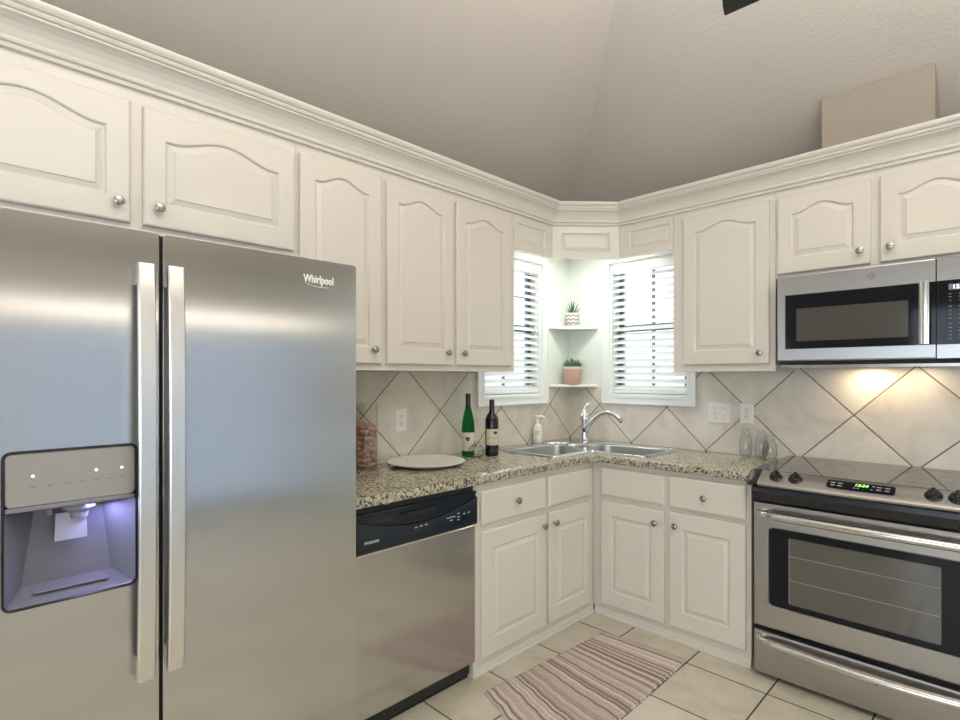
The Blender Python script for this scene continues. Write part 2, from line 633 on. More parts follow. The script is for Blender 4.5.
# hip vault: four slopes meeting in a ridge
SL = 0.77
hx = RX / 2
zr = ZW + SL * hx
mb = MB()
c0 = [(0, 0, ZW), (RX, 0, ZW), (RX, RY, ZW), (0, RY, ZW)]
r0, r1 = (hx, -hx, zr), (hx, RY + hx, zr)
up = 0.12
bmv = [mb.bm.verts.new(p) for p in c0 + [r0, r1]]
bmu = [mb.bm.verts.new((p[0], p[1], p[2] + up)) for p in c0 + [r0, r1]]
for q in ((0, 4, 5, 3), (0, 1, 4), (1, 2, 5, 4), (2, 3, 5)):
    mb.bm.faces.new([bmv[i] for i in q])
    mb.bm.faces.new([bmu[i] for i in reversed(q)])
for i in range(4):
    j = (i + 1) % 4
    mb.bm.faces.new((bmv[i], bmv[j], bmu[j], bmu[i]))
struct(mb.build('ceiling', 'ceiling'), 'vaulted taupe ceiling with a hip line above the corner', 'ceiling')

# duct chase for the hood, standing on the wall cabinets under the slope
mb = MB()
mb.loops([[B(n, s, z) for n, z in ((0.004, 2.3), (0.31, 2.3), (0.31, 2.684), (0.004, ZW - 0.004))] for s in (1.682, 2.095)], True, True)
struct(mb.build('trim_4', 'chase'), 'boxed taupe duct chase above the microwave cabinet', 'duct chase')

# tile backsplashes
mb = MB()
T = 0.009
for s0, s1, z1 in ((-3.4, -0.969, 1.389), (-0.969, -0.274, 1.178), (-0.274, -T, 1.287)):
    mb.box((0.0, s0, 0.9), (T, s1, z1), A)
struct(mb.build('trim_1', 'tile_a'), 'diamond-laid beige tile backsplash along the left wall', 'backsplash')
mb = MB()
for s0, s1, z1 in ((0.0, 0.291, 1.287), (0.291, 0.9535, 1.178), (0.9535, 1.512, 1.389), (1.512, RX, 1.46)):
    mb.box((0.0, s0, 0.87), (T, s1, z1), B)
struct(mb.build('trim_2', 'tile_b'), 'diamond-laid beige tile backsplash behind sink window and range', 'backsplash')


# windows with picture-frame casing, jambs, sash, panes
def window(name, f, op, label):
    s0, s1, z0, z1 = op
    root = bpy.data.objects.new(name, None)
    root.location = f(0, (s0 + s1) / 2, z0)
    C.objects.link(root)
    struct(root, label, 'window')
    w = 0.052

    def ring(mb, o, i, n0, n1):
        # mitred frame between outer and inner rectangles
        O = [(o[0], o[2]), (o[1], o[2]), (o[1], o[3]), (o[0], o[3])]
        I = [(i[0], i[2]), (i[1], i[2]), (i[1], i[3]), (i[0], i[3])]
        mb.loops([[f(n0, *p) for p in O], [f(n1, *p) for p in O], [f(n1, *p) for p in I], [f(n0, *p) for p in I]], ring=True)
    mb = MB()
    e = lambda d: (s0 - d, s1 + d, z0 - d, z1 + d)
    ring(mb, e(0.057), e(0.044), T + 0.0015, 0.026)
    ring(mb, e(0.0445), e(0.014), T + 0.0015, 0.020)
    ring(mb, e(0.0145), e(-0.002), 0.0, 0.023)
    mb.build('casing', 'white', root)
    mb = MB()
    ring(mb, e(-0.001), e(-0.012), -0.105, 0.0)
    mb.build('jamb', 'white', root)
    zm = (z0 + z1) / 2 + 0.005
    mb = MB()
    i = lambda d: (s0 + 0.012 + d, s1 - 0.012 - d, z0 + 0.012 + d, z1 - 0.012 - d)
    ring(mb, i(0), i(0.045), -0.105, -0.075)
    mb.box((-0.105, s0 + 0.05, zm - 0.022), (-0.072, s1 - 0.05, zm + 0.022), f)
    mb.build('sash', 'sash', root)
    mb = MB()
    sm = (s0 + s1) / 2
    mb.box((-0.098, sm - 0.009, z0 + 0.05), (-0.082, sm + 0.009, zm - 0.02), f)
    mb.box((-0.098, sm - 0.009, zm + 0.02), (-0.082, sm + 0.009, z1 - 0.05), f)
    for zz in ((z0 + zm) / 2 + 0.005, (z1 + zm) / 2):
        mb.box((-0.098, s0 + 0.05, zz - 0.009), (-0.082, s1 - 0.05, zz + 0.009), f)
    mb.build('muntin', 'sash', root)
    one_box('pane', 'pane', root, (-0.092, s0 + 0.04, z0 + 0.04), (-0.088, s1 - 0.04, z1 - 0.04), f)
    return root


window('window_1', A, WA, 'white-cased window on the left wall beside the corner shelves')
window('window_2', B, WB, 'white-cased window on the back wall over the sink')


def plain_window(name, f, op, bars, label, pane='pane_dimmed'):
    s0, s1, z0, z1 = op
    root = bpy.data.objects.new(name, None)
    root.location = f(0, (s0 + s1) / 2, z0)
    C.objects.link(root)
    struct(root, label, 'window')
    mb = MB()
    for lo, hi in (((-0.1, s0, z0), (-0.04, s0 + 0.06, z1)), ((-0.1, s1 - 0.06, z0), (-0.04, s1, z1)),
                   ((-0.1, s0 + 0.06, z0), (-0.04, s1 - 0.06, z0 + 0.06)), ((-0.1, s0 + 0.06, z1 - 0.06), (-0.04, s1 - 0.06, z1))):
        mb.box(lo, hi, f)
    for q in bars:
        mb.box((-0.1, q - 0.04, z0 + 0.06), (-0.04, q + 0.04, z1 - 0.06), f)
    mb.build('sash', 'white', root)
    one_box('pane', pane, root, (-0.075, s0 + 0.05, z0 + 0.05), (-0.07, s1 - 0.05, z1 - 0.05), f)


plain_window('window_3', lambda n, s, z: W(RX - n, s, z), DP, (-1.8,), 'sliding patio window of the living side')
plain_window('window_4', lambda n, s, z: W(s, RY + n, z), FW, (2.17, 3.03), 'front window of the living side')

plain_window('fill_window', lambda n, s, z: W(RX - n, s, z), SW, (-5.4,), 'added side window of the living side, lets fill light in', 'pane')  # unseen window, added so the side fill light can enter


# ------------------------------------------------------------------ window blinds
def blind(f, op, label, flip):
    s0, s1, z0, z1 = op
    a, b_ = s0 + 0.017, s1 - 0.017
    nb = -0.030
    root = thing('venetian_blind', label, 'blind', f(nb, (a + b_) / 2, z0 + 0.014), 'sink window blinds')
    one_box('headrail', 'white', root, (nb - 0.028, a, z1 - 0.07), (nb + 0.03, b_, z1 - 0.013), f, 0.004)
    mb = MB()
    n = 18
    zb, zt = z0 + 0.055, z1 - 0.095
    zs = [zb + (zt - zb) * k / (n - 1) for k in range(n)]
    th = math.radians(36)
    for z in zs:
        prof = []
        for q in range(7):
            t = -1 + q / 3
            x = t * 0.0245
            y = 0.0035 * (1 - t * t)
            prof.append((nb + x * math.cos(th) + y * math.sin(th), z - x * math.sin(th) + y * math.cos(th)))
        lp = prof + [(p + 0.0008, q - 0.0024) for p, q in reversed(prof)]
        mb.loops([[f(p, s, q) for p, q in lp] for s in (a, b_)], True, True)
    mb.build('slats', 'slat', root)
    one_box('bottom_rail', 'white', root, (nb - 0.024, a, z0 + 0.016), (nb + 0.024, b_, z0 + 0.036), f, 0.003)
    mb = MB()
    for s in (a + 0.09, (a + b_) / 2 + 0.012, b_ - 0.09):
        for nn in (nb - 0.0275, nb + 0.0275):
            mb.tube([f(nn, s, z0 + 0.03), f(nn, s, z1 - 0.06)], 0.0011, 6)
    mb.build('ladder_cord', 'white', root)
    s = b_ - 0.05 if flip else a + 0.05
    mb = MB()
    mb.tube([f(nb + 0.035, s, z0 + 0.46), f(nb + 0.035, s, z1 - 0.05)], 0.0014, 6)
    mb.lathe([(0.002, 0.03), (0.006, 0.02), (0.007, 0.0), (0.004, -0.004)], f(nb + 0.035, s, z0 + 0.44), n=12)
    mb.build('pull_cord', 'white', root)


blind(A, WA, 'white slatted blind in the left wall window, nearly hidden by upper cabinet', True)
blind(B, WB, 'white slatted blind in the back wall window above the faucet', False)


# ------------------------------------------------------------------ cabinet parts
def arch_pts(s0, s1, z0, zs, rise, n=28):
    """panel outline, counter-clockwise seen from the front: bottom edge, side, arched top from right to left, side"""
    pts = [(s0, z0), ((s0 + s1) / 2, z0), (s1, z0)]
    for k in range(n + 1):
        t = 1 - k / n
        h = 0.0
        if rise:
            q = min(max((t - 0.06) / 0.88, 0), 1)
            h = rise * (0.5 - 0.5 * math.cos(2 * PI * q)) ** 0.9
        pts.append((s0 + (s1 - s0) * t, zs + h))
    return pts


def door_mesh(f, s0, s1, z0, z1, n0, n1, stile=0.066, rail=0.078, top=0.057, rise=0.0, slab=False):
    mb = MB()
    if slab:
        def lp(d, n):
            return [f(n, *p) for p in ((s0 + d, z0 + d), (s1 - d, z0 + d), (s1 - d, z1 - d), (s0 + d, z1 - d))]
        mb.loops([lp(0, n0), lp(0, n1 - 0.007), lp(0.003, n1 - 0.003), lp(0.010, n1), lp(0.016, n1)], True, True)
        return mb
    ps0, ps1, pz0 = s0 + stile, s1 - stile, z0 + rail
    pzs = z1 - top - rise

    def panel(d, n):
        return [f(n, *p) for p in arch_pts(ps0 + d, ps1 - d, pz0 + d, pzs - d, rise)]
    base = arch_pts(ps0, ps1, pz0, pzs, rise)

    def outer(d, n):
        out = []
        for i, (s, z) in enumerate(base):
            if i == 0:
                q = (s0 + d, z0 + d)
            elif i == 1:
                q = (s, z0 + d)
            elif i == 2:
                q = (s1 - d, z0 + d)
            elif i == 3:
                q = (s1 - d, z1 - d)
            elif i == len(base) - 1:
                q = (s0 + d, z1 - d)
            else:
                q = (s, z1 - d)
            out.append(f(n, *q))
        return out
    mb.loops([outer(0, n0), outer(0, n1 - 0.006), outer(0.002, n1 - 0.002), outer(0.006, n1),
              panel(-0.004, n1), panel(-0.001, n1 - 0.0018), panel(0.0, n1 - 0.003), panel(0.0015, n1 - 0.0085), panel(0.007, n1 - 0.0085),
              panel(0.024, n1 - 0.0035), panel(0.025, n1 - 0.0015), panel(0.027, n1 - 0.0005), panel(0.032, n1 - 0.0005)], True, True)
    return mb


def knob(f, n, s, z, parent):
    ax = f(1, 0, 0) - f(0, 0, 0)
    return MB().lathe([(0.0075, 0), (0.0075, 0.002), (0.0055, 0.004), (0.005, 0.011), (0.008, 0.014), (0.0145, 0.018), (0.016, 0.022), (0.0145, 0.026), (0.009, 0.0285), (0.002, 0.0292)],
                      f(n, s, z), ax, 20).build('knob', 'nickel', parent, 40)


def door(f, parent, s0, s1, z0, z1, n0, rise, kn=None, name='door'):
    d = door_mesh(f, s0, s1, z0, z1, n0 + 0.0005, n0 + 0.02, rise=rise).build(name, 'cream', parent, 9)
    if kn:
        knob(f, n0 + 0.02, kn[0], kn[1], d)
    # hinge barrels peeking out beside the door
    return d


UD = 0.325


def upper(label, f, s0, s1, z0, doors, z1=2.30):
    root = thing('wall_cabinet', label, 'cabinet', f(0.0, (s0 + s1) / 2, z0), 'upper cabinets')
    e = 0.0004
    mb = MB().box((0.012, s0 + e, z0), (UD, s1 - e, z1), f, 0.0012, 1)
    mb.build('cabinet_body', 'cream', root)
    for d in doors:
        door(f, root, *d)
    return root


uz0, uz1 = 1.42, 2.246
upper('tall upper cabinet with one door and a knob low right, next to the fridge top', A, -2.28, -1.875, 1.39,
      [(-2.271, -1.887, uz0, uz1, UD, 0.036, (-1.934, 1.481))])
upper('tall two-door upper cabinet on the left wall, ending at the left window', A, -1.875, -0.982, 1.39,
      [(-1.859, -1.459, uz0, uz1, UD, 0.036, (-1.505, 1.48)), (-1.437, -1.022, uz0, uz1, UD, 0.036, (-1.397, 1.481))])
upper('short wide two-door cabinet directly above the refrigerator', A, -3.40, -2.28, 1.822,
      [(-2.806, -2.294, 1.853, 2.238, UD, 0.042, (-2.764, 1.913)), (-3.352, -2.842, 1.853, 2.242, UD, 0.042, (-2.877, 1.911))])
upper('tall one-door upper cabinet on the back wall between sink window and microwave', B, 0.954, 1.486, 1.39,
      [(1.019, 1.460, 1.428, 2.246, UD, 0.036, (1.42, 1.483))])
upper('short two-door cabinet directly above the microwave', B, 1.486, 2.31, 1.85,
      [(1.498, 1.876, 1.868, 2.246, UD, 0.036, (1.84, 1.929)), (1.911, 2.29, 1.868, 2.246, UD, 0.036, (1.949, 1.929))])

# valance bridging the two windows and the corner
root = thing('valance', 'panelled cream valance bridging the corner above both windows', 'valance', (0.45, -0.45, 2.094))
DIR = {}


def diag(n, s, z):
    p0 = Vector((UD, -0.627))
    p1 = Vector((0.609, -UD))
    d = (p1 - p0).normalized()
    o = Vector((d.y, -d.x))
    q = p0 + d * s + o * n
    return Vector((q.x, q.y, z))


dl = (Vector((0.609, -UD)) - Vector((UD, -0.627))).length


def valance_panel(f, s0, s1, n1, inner, name='valance_board'):
    # board with a sunken panel
    z0, z1 = 2.087, 2.30
    a, b_, c, d = inner
    mb = MB()

    def R(x0, x1, y0, y1, n):
        return [f(n, *p) for p in ((x0, y0), (x1, y0), (x1, y1), (x0, y1))]
    mb.loops([R(s0, s1, z0, z1, n1 - 0.02), R(s0, s1, z0, z1, n1), R(a - .004, b_ + .004, c - .004, d + .004, n1), R(a, b_, c, d, n1 - 0.003),
              R(a + .004, b_ - .004, c + .004, d - .004, n1 - 0.008), R(a + .022, b_ - .022, c + .022, d - .022, n1 - .003), R(a + .025, b_ - .025, c + .025, d - .025, n1 - .003)], True, True)
    mb.build(name, 'cream_trim', root)


valance_panel(A, -0.9812, -0.627, UD, (-0.95, -0.70, 2.135, 2.24))
valance_panel(diag, 0.001, dl - 0.001, 0.0, (0.062, dl - 0.062, 2.135, 2.24))
valance_panel(B, 0.609, 0.9532, UD, (0.68, 0.93, 2.135, 2.24))
mb = MB()
mb.prism([(0.035, -0.981), (UD - 0.022, -0.981), (UD - 0.022, -0.62), (0.60, -UD + 0.022), (0.953, -UD + 0.022), (0.953, -0.035), (0.035, -0.035)], 2.262, 2.28)
mb.build('soffit_board', 'white', root)

# crown moulding swept along the cabinet tops
prof = [(0, 2.287), (0.012, 2.287), (0.0135, 2.296), (0.0115, 2.300), (0.0205, 2.3035), (0.0225, 2.310), (0.0205, 2.3165), (0.024, 2.324), (0.030, 2.338), (0.040, 2.352), (0.052, 2.3625), (0.062, 2.367),
        (0.062, 2.3735), (0.0685, 2.375), (0.072, 2.381), (0.071, 2.387), (0.078, 2.390), (0.083, 2.397), (0.085, 2.404), (0.085, 2.411), (0.0, 2.411)]
path = [(UD, -3.6), (UD, -0.627), (0.609, -UD), (2.31, -UD)]
mb = MB()
lps = []
for i, (px, py) in enumerate(path):
    P = Vector((px, py))
    dirs = []
    if i > 0:
        dirs.append((P - Vector(path[i - 1])).normalized())
    if i < len(path) - 1:
        dirs.append((Vector(path[i + 1]) - P).normalized())
    nr = [Vector((d.y, -d.x)) for d in dirs]
    m_ = sum(nr, Vector((0, 0)))
    m_ = m_.normalized()
    k = 1 / m_.dot(nr[0])
    lps.append([Vector((px + m_.x * d * k, py + m_.y * d * k, z)) for d, z in prof])
mb.loops(lps, True, True)
struct(mb.build('trim_3', 'cream_trim'), 'stepped cream crown moulding along the tops of the upper cabinets', 'crown moulding')

# ------------------------------------------------------------------ base cabinets
FX = 0.60
root = thing('base_cabinet', 'cream base cabinet right of the dishwasher, three knobs on drawer and doors', 'cabinet', (0.3, -1.1, 0), 'lower cabinets')


def base_frame(f, s0, s1, root, end, stiles, n_in, p0, p1):
    mb = MB()
    for a, b_ in stiles:
        mb.box((n_in, a, 0.0455), (FX, b_, 0.874), f)
    for z0, z1 in ((0.0455, 0.085), (0.645, 0.695), (0.83, 0.874)):
        mb.box((n_in, s0 + 0.0005, z0), (FX - 0.0004, s1 - 0.0005, z1), f)
    mb.build('face_frame', 'cream', root)
    mb = MB()
    mb.box((0.012, end[0], 0.0), (n_in, end[1], 0.874), f)
    mb.box((0.012, s0 + 0.02, 0.06), (n_in, s1 - 0.02, 0.075), f)
    mb.build('carcass', 'cream', root)
    mb = MB()
    mb.box((FX - 0.03, p0, 0.0), (FX + 0.003, p1, 0.045), f)
    mb.box((FX + 0.003, p0, 0.0), (FX + 0.012, p1, 0.018), f, 0.003, 2)
    mb.build('plinth', 'cream_trim', root)


base_frame(A, -1.575, -0.6005, root, (-1.575, -1.557), ((-1.575, -1.52), (-1.075, -1.025), (-0.66, -0.6005)), 0.575, -1.5745, -0.6015)
d = door_mesh(A, -1.533, -1.063, 0.684, 0.841, FX + 0.0005, FX + 0.02, slab=True).build('drawer', 'cream', root, 9)
knob(A, FX + 0.02, -1.30, 0.765, d)
door_mesh(A, -1.038, -0.638, 0.684, 0.841, FX + 0.0005, FX + 0.02, slab=True).build('drawer_front', 'cream', root, 9)
d = door_mesh(A, -1.531, -1.061, 0.075, 0.655, FX + 0.0005, FX + 0.02, stile=0.075, rail=0.085, top=0.085).build('door', 'cream', root, 9)
knob(A, FX + 0.02, -1.093, 0.598, d)
d = door_mesh(A, -1.035, -0.638, 0.075, 0.655, FX + 0.0005, FX + 0.02, stile=0.07, rail=0.085, top=0.085).build('door', 'cream', root, 9)
knob(A, FX + 0.02, -0.998, 0.598, d)

root = thing('base_cabinet', 'cream base cabinet left of the range, knob on its right drawer only', 'cabinet', (1.03, -0.3, 0), 'lower cabinets')
base_frame(B, 0.6005, 1.462, root, (1.445, 1.462), ((0.6005, 0.68), (1.025, 1.08), (1.43, 1.462)), 0.575, 0.6125, 1.4615)
door_mesh(B, 0.660, 1.040, 0.690, 0.846, FX + 0.0005, FX + 0.02, slab=True).build('drawer_front', 'cream', root, 9)
d = door_mesh(B, 1.067, 1.442, 0.690, 0.850, FX + 0.0005, FX + 0.02, slab=True).build('drawer', 'cream', root, 9)
knob(B, FX + 0.02, 1.252, 0.765, d)
d = door_mesh(B, 0.660, 1.040, 0.075, 0.660, FX + 0.0005, FX + 0.02, stile=0.075, rail=0.085, top=0.085).build('door', 'cream', root, 9)
knob(B, FX + 0.02, 0.995, 0.595, d)
d = door_mesh(B, 1.067, 1.442, 0.080, 0.668, FX + 0.0005, FX + 0.02, stile=0.075, rail=0.085, top=0.085).build('door', 'cream', root, 9)
knob(B, FX + 0.02, 1.105, 0.600, d)

# ------------------------------------------------------------------ granite countertop (L shaped, with the sink cut-outs)
CN = 0.632
CE = 1.4625


def bowl_quad_a():
    return [(0.150, -0.862), (0.505, -0.862), (0.512, -0.548), (0.225, -0.415)]


def mirror(poly):
    return [(-y, -x) for x, y in poly]


def round_poly(poly, r, n=6):
    out = []
    m_ = len(poly)
    for i in range(m_):
        p = Vector(poly[i])
        a = (Vector(poly[i - 1]) - p)
        b_ = (Vector(poly[(i + 1) % m_]) - p)
        la, lb = a.length, b_.length
        a.normalize()
        b_.normalize()
        ang = a.angle(b_)
        t = min(r / math.tan(ang / 2), la * 0.45, lb * 0.45)
        rr = t * math.tan(ang / 2)
        c = p + (a + b_).normalized() * (rr / math.sin(ang / 2))
        s = p + a * t - c
        e = p + b_ * t - c
        a0 = math.atan2(s.y, s.x)
        da = math.atan2(e.y, e.x) - a0
        while da > PI:
            da -= 2 * PI
        while da < -PI:
            da += 2 * PI
        for k in range(n + 1):
            q = a0 + da * k / n
            out.append((c.x + rr * math.cos(q), c.y + rr * math.sin(q)))
    return out


def offset_poly(poly, d):
    """grow a counter-clockwise polygon by d"""
    out = []
    m_ = len(poly)
    area2 = sum(poly[i][0] * poly[(i + 1) % m_][1] - poly[(i + 1) % m_][0] * poly[i][1] for i in range(m_))
    sg = 1 if area2 > 0 else -1
    for i in range(m_):
        p = Vector(poly[i])
        a = (p - Vector(poly[i - 1])).normalized()
        b_ = (Vector(poly[(i + 1) % m_]) - p).normalized()
        na, nb = Vector((a.y, -a.x)) * sg, Vector((b_.y, -b_.x)) * sg
        mm = (na + nb).normalized()
        out.append(tuple(p + mm * d / max(mm.dot(na), 0.3)))
    return out


bowl_a = round_poly(bowl_quad_a(), 0.06)
bowl_b = round_poly(mirror(bowl_quad_a()), 0.06)
rim_corner = [(0.118, -0.90), (0.545, -0.90), (0.547, -0.547), (0.90, -0.545), (0.90, -0.118), (0.42, -0.118), (0.118, -0.42)]
cut = offset_poly(rim_corner, -0.012)

re = 0.07
corner = [(CN + re - re * math.cos(t), -CN - re + re * math.sin(t)) for t in [math.radians(90 * k / 8) for k in range(9)]]
outline = [(T + 0.001, -2.30), (CN, -2.30)] + corner + [(CE, -CN), (CE, -T - 0.001), (T + 0.001, -T - 0.001)]
mb = MB()
bm = mb.bm


def fill_with_hole(outer, hole, z):
    vo = [bm.verts.new((x, y, z)) for x, y in outer]
    vh = [bm.verts.new((x, y, z)) for x, y in hole]
    es = []
    for vs in (vo, vh):
        for i in range(len(vs)):
            es.append(bm.edges.new((vs[i], vs[(i + 1) % len(vs)])))
    bmesh.ops.triangle_fill(bm, edges=es, use_beauty=True, use_dissolve=False)
    return vo, vh


ov = [outline, offset_poly(outline, -0.006), offset_poly(outline, -0.002)]
# keep the wall sides straight: only shrink the front edge points
to, th_ = fill_with_hole(ov[1], cut, 0.915)
bo, bh = fill_with_hole(ov[1], cut, 0.876)
ml = [[bm.verts.new((x, y, z)) for x, y in o_] for o_, z in ((ov[2], 0.9135), (outline, 0.909), (outline, 0.882), (ov[2], 0.878))]
rows = [to] + ml + [bo]
for a, b_ in zip(rows, rows[1:]):
    for i in range(len(a)):
        j = (i + 1) % len(a)
        bm.faces.new((a[i], a[j], b_[j], b_[i]))
for i in range(len(th_)):
    j = (i + 1) % len(th_)
    bm.faces.new((th_[i], th_[j], bh[j], bh[i]))
ct = mb.build('countertop', 'granite', None, 30, origin=(0.3, -1.2, 0.876))
tag(ct, 'L-shaped speckled brown and beige granite countertop', 'countertop')

# ------------------------------------------------------------------ corner double-bowl sink
sink = thing('corner_sink', 'stainless steel double-bowl corner sink set into the granite', 'sink', (0.36, -0.36, 0.916))
mb = MB()
bm = mb.bm
zt = 0.9215
rim_out = round_poly(rim_corner, 0.03)
vo = [bm.verts.new((x, y, zt)) for x, y in offset_poly(rim_out, -0.004)]
vl = [bm.verts.new((x, y, 0.9155)) for x, y in rim_out]
va = [bm.verts.new((x, y, zt)) for x, y in bowl_a]
vb = [bm.verts.new((x, y, zt)) for x, y in bowl_b]
es = []
for vs in (vo, va, vb):
    for i in range(len(vs)):
        es.append(bm.edges.new((vs[i], vs[(i + 1) % len(vs)])))
bmesh.ops.triangle_fill(bm, edges=es, use_beauty=True, use_dissolve=False)
for i in range(len(vo)):
    j = (i + 1) % len(vo)
    bm.faces.new((vo[i], vo[j], vl[j], vl[i]))
mb.build('sink_deck', 'steel_sink', sink, 30)
mb = MB()
ro_ = [Vector((x, y, 0.9205)) for x, y in offset_poly(rim_out, -0.003)]
ri_ = [Vector((x, y, 0.9205)) for x, y in offset_poly(rim_out, -0.012)]
mb.loops([[p + Vector((0, 0, 0.0006)) for p in ro_], [p.lerp(q_, 0.25) + Vector((0, 0, 0.0038)) for p, q_ in zip(ro_, ri_)], [p.lerp(q_, 0.75) + Vector((0, 0, 0.0038)) for p, q_ in zip(ro_, ri_)], [p + Vector((0, 0, 0.0006)) for p in ri_]])
mb.build('rim', 'steel_sink', sink, 60)
for poly in (bowl_a, bowl_b):
    mb = MB()
    cx = sum(p[0] for p in poly) / len(poly)
    cy = sum(p[1] for p in poly) / len(poly)
    lps = []
    for d, z in ((0.0, 0.9218), (-0.004, 0.9205), (-0.008, 0.913), (-0.014, 0.80), (-0.025, 0.765), (-0.06, 0.748), (-0.10, 0.745)):
        lps.append([(x, y, z) for x, y in offset_poly(poly, d)])
    lps.append([(cx + (x - cx) * 0.1, cy + (y - cy) * 0.1, 0.742) for x, y in poly])
    mb.loops(lps, False, True)
    bowl = mb.build('bowl', 'steel_bowl', sink, 50)
    MB().lathe([(0.045, 0.0), (0.045, 0.003), (0.035, 0.004), (0.03, 0.0015), (0.005, 0.001)], (cx, cy, 0.7445), n=24).build('drain', 'chrome', bowl, 40)

# faucet: escutcheon across the corner, fat body, lever on top, swivelling spout
fb = Vector((0.352, -0.322, 0.922))
fau = thing('faucet', 'satin chrome single-lever faucet with a high curved spout', 'faucet', fb)
mb = MB()
dd = Vector((1, 1)).normalized()
nn = Vector((dd.y, -dd.x))
pl = []
for k in range(40):
    t = 2 * PI * k / 40
    u = 0.125 * math.copysign(abs(math.cos(t)) ** 0.5, math.cos(t))
    v = 0.027 * math.copysign(abs(math.sin(t)) ** 0.8, math.sin(t))
    pl.append((fb.x + dd.x * u + nn.x * v, fb.y + dd.y * u + nn.y * v))
mb.loops([[(x, y, 0.922) for x, y in pl], [(x, y, 0.928) for x, y in pl], [(x, y, 0.932) for x, y in offset_poly(pl, -0.005)]], True, True)
mb.build('base_plate', 'chrome', fau, 50)
MB().lathe([(0.033, 0.0105), (0.033, 0.02), (0.029, 0.03), (0.027, 0.06), (0.0265, 0.14), (0.029, 0.165), (0.028, 0.185), (0.022, 0.20), (0.010, 0.208), (0.002, 0.209)], fb, n=28).build('faucet_body', 'chrome', fau, 50)
hd = fb + Vector((0, 0, 0.20))
MB().tube([hd + Vector(p) for p in ((0, 0, -0.004), (0.0, 0.001, 0.016), (0.003, 0.004, 0.034), (0.008, 0.011, 0.052), (0.017, 0.020, 0.062), (0.026, 0.027, 0.062))], [0.020, 0.013, 0.009, 0.010, 0.009, 0.005], 14).build('lever', 'chrome', fau, 60)
mb = MB()
st = fb + Vector((0.018, -0.012, 0.095))
tip = Vector((0.585, -0.278, 1.074))
pts, rr = [], []
hv = Vector((tip.x - st.x, tip.y - st.y, 0))
for k in range(17):
    t = k / 16
    h = 0.115 * (1 - (2 * min(t, 0.96) / 0.96 * 0.62 - 0.62 * 1.0 + 0.0) ** 2 * 0) if False else 0
    z = st.z + 0.068 * t + 0.078 * math.sin(PI * min(t * 0.97, 1)) ** 0.85
    pts.append(Vector((st.x + hv.x * t, st.y + hv.y * t, z)))
    rr.append(0.0175 - 0.006 * t if t < 0.85 else 0.0135)
mb.tube(pts, rr, 16)
sp_ = mb.build('spout', 'chrome', fau, 60)
MB().tube([pts[-1] + Vector((0.0, 0.0, 0.003)), pts[-1] + Vector((0.012, -0.006, -0.016))], [0.0135, 0.0125], 16).build('aerator', 'nickel', sp_, 40)
MB().lathe([(0.013, 0), (0.013, 0.004), (0.009, 0.007), (0.002, 0.0075)], st + Vector((-0.002, -0.010, 0.0)), (0.5, -0.85, 0), 20).build('spout_collar', 'black', sp_, 40)

# ------------------------------------------------------------------ refrigerator
FXF = 0.80
fr = thing('refrigerator', 'stainless side-by-side refrigerator with ice and water dispenser', 'refrigerator', (0.4, -2.78, 0))
FT = 1.728
one_box('cabinet_body', 'grey_plastic', fr, (0.03, -3.235, 0.02), (0.70, -2.312, 1.71), W, 0.004)
one_box('toe_grille', 'black', fr, (0.70, -3.22, 0.02), (0.765, -2.34, 0.10))
one_box('hinge_cover', 'black', fr, (0.62, -2.40, 1.711), (0.74, -2.335, 1.735), W, 0.004)
one_box('hinge_cover', 'black', fr, (0.62, -3.22, 1.711), (0.74, -3.145, 1.735), W, 0.004)
# fridge door
mb = MB()


def RL(d, n, s0, s1, z0, z1, r):
    return [A(n, *p) for p in rrect(s0 + d, s1 - d, z0 + d, z1 - d, max(r - d, 0.001))]


ds = (-2.8695, -2.303, 0.115, FT)
mb.loops([RL(0.004, 0.705, *ds, 0.006), RL(0, 0.712, *ds, 0.01), RL(0, 0.782, *ds, 0.01), RL(0.0006, 0.7975, *ds, 0.01), RL(0.0015, 0.7992, *ds, 0.010), RL(0.003, FXF, *ds, 0.010), RL(0.03, FXF, *ds, 0.02)], True, True)
fd = mb.build('fridge_door', 'steel', fr, 8)
text('Whirlpool', 0.0335, A, FXF + 0.0003, -2.488, 1.653, 'plate_white', fd, 'lettering', 0.0012, bold=0.0008, wide=0.72)
mb = MB()
mb.tube([A(FXF + 0.0018, -2.43 + 0.05 * math.cos(t) * 1.05, 1.654 + 0.013 * math.sin(t)) for t in [math.radians(q) for q in range(195, 300, 8)]], 0.0009, 6)
mb.build('logo_swoosh', 'plate_white', fd)
# freezer door with dispenser opening
ds = (-3.242, -2.8755, 0.115, FT)
hole = (-3.176, -2.923, 0.853, 1.201)
mb = MB()
mb.loops([RL(0.004, 0.705, *ds, 0.006), RL(0, 0.712, *ds, 0.01), RL(0, 0.782, *ds, 0.01), RL(0.0006, 0.7975, *ds, 0.01), RL(0.0015, 0.7992, *ds, 0.010), RL(0.003, FXF, *ds, 0.010), RL(0.03, FXF, *ds, 0.02),
          RL(-0.0, FXF, *hole, 0.018), RL(0.001, 0.715, *hole, 0.018)], True, True)
zd = mb.build('freezer_door', 'steel', fr, 8)
mb = MB()
mb.loops([RL(0.0005, FXF - 0.01, *hole, 0.018), RL(0.0005, FXF + 0.0025, *hole, 0.018), RL(0.004, FXF + 0.003, *hole, 0.018), RL(0.0055, FXF + 0.001, *hole, 0.018), RL(0.0055, FXF - 0.01, *hole, 0.018)], ring=True)
mb.build('dispenser_bezel', 'black', zd, 35)
pc = (-3.170, -2.929, 1.078, 1.195)
mb = MB()
mb.loops([RL(0, 0.72, *pc, 0.012), RL(0, FXF - 0.001, *pc, 0.012), RL(0.002, FXF + 0.001, *pc, 0.012), RL(0.008, FXF + 0.001, *pc, 0.012)], True, True)
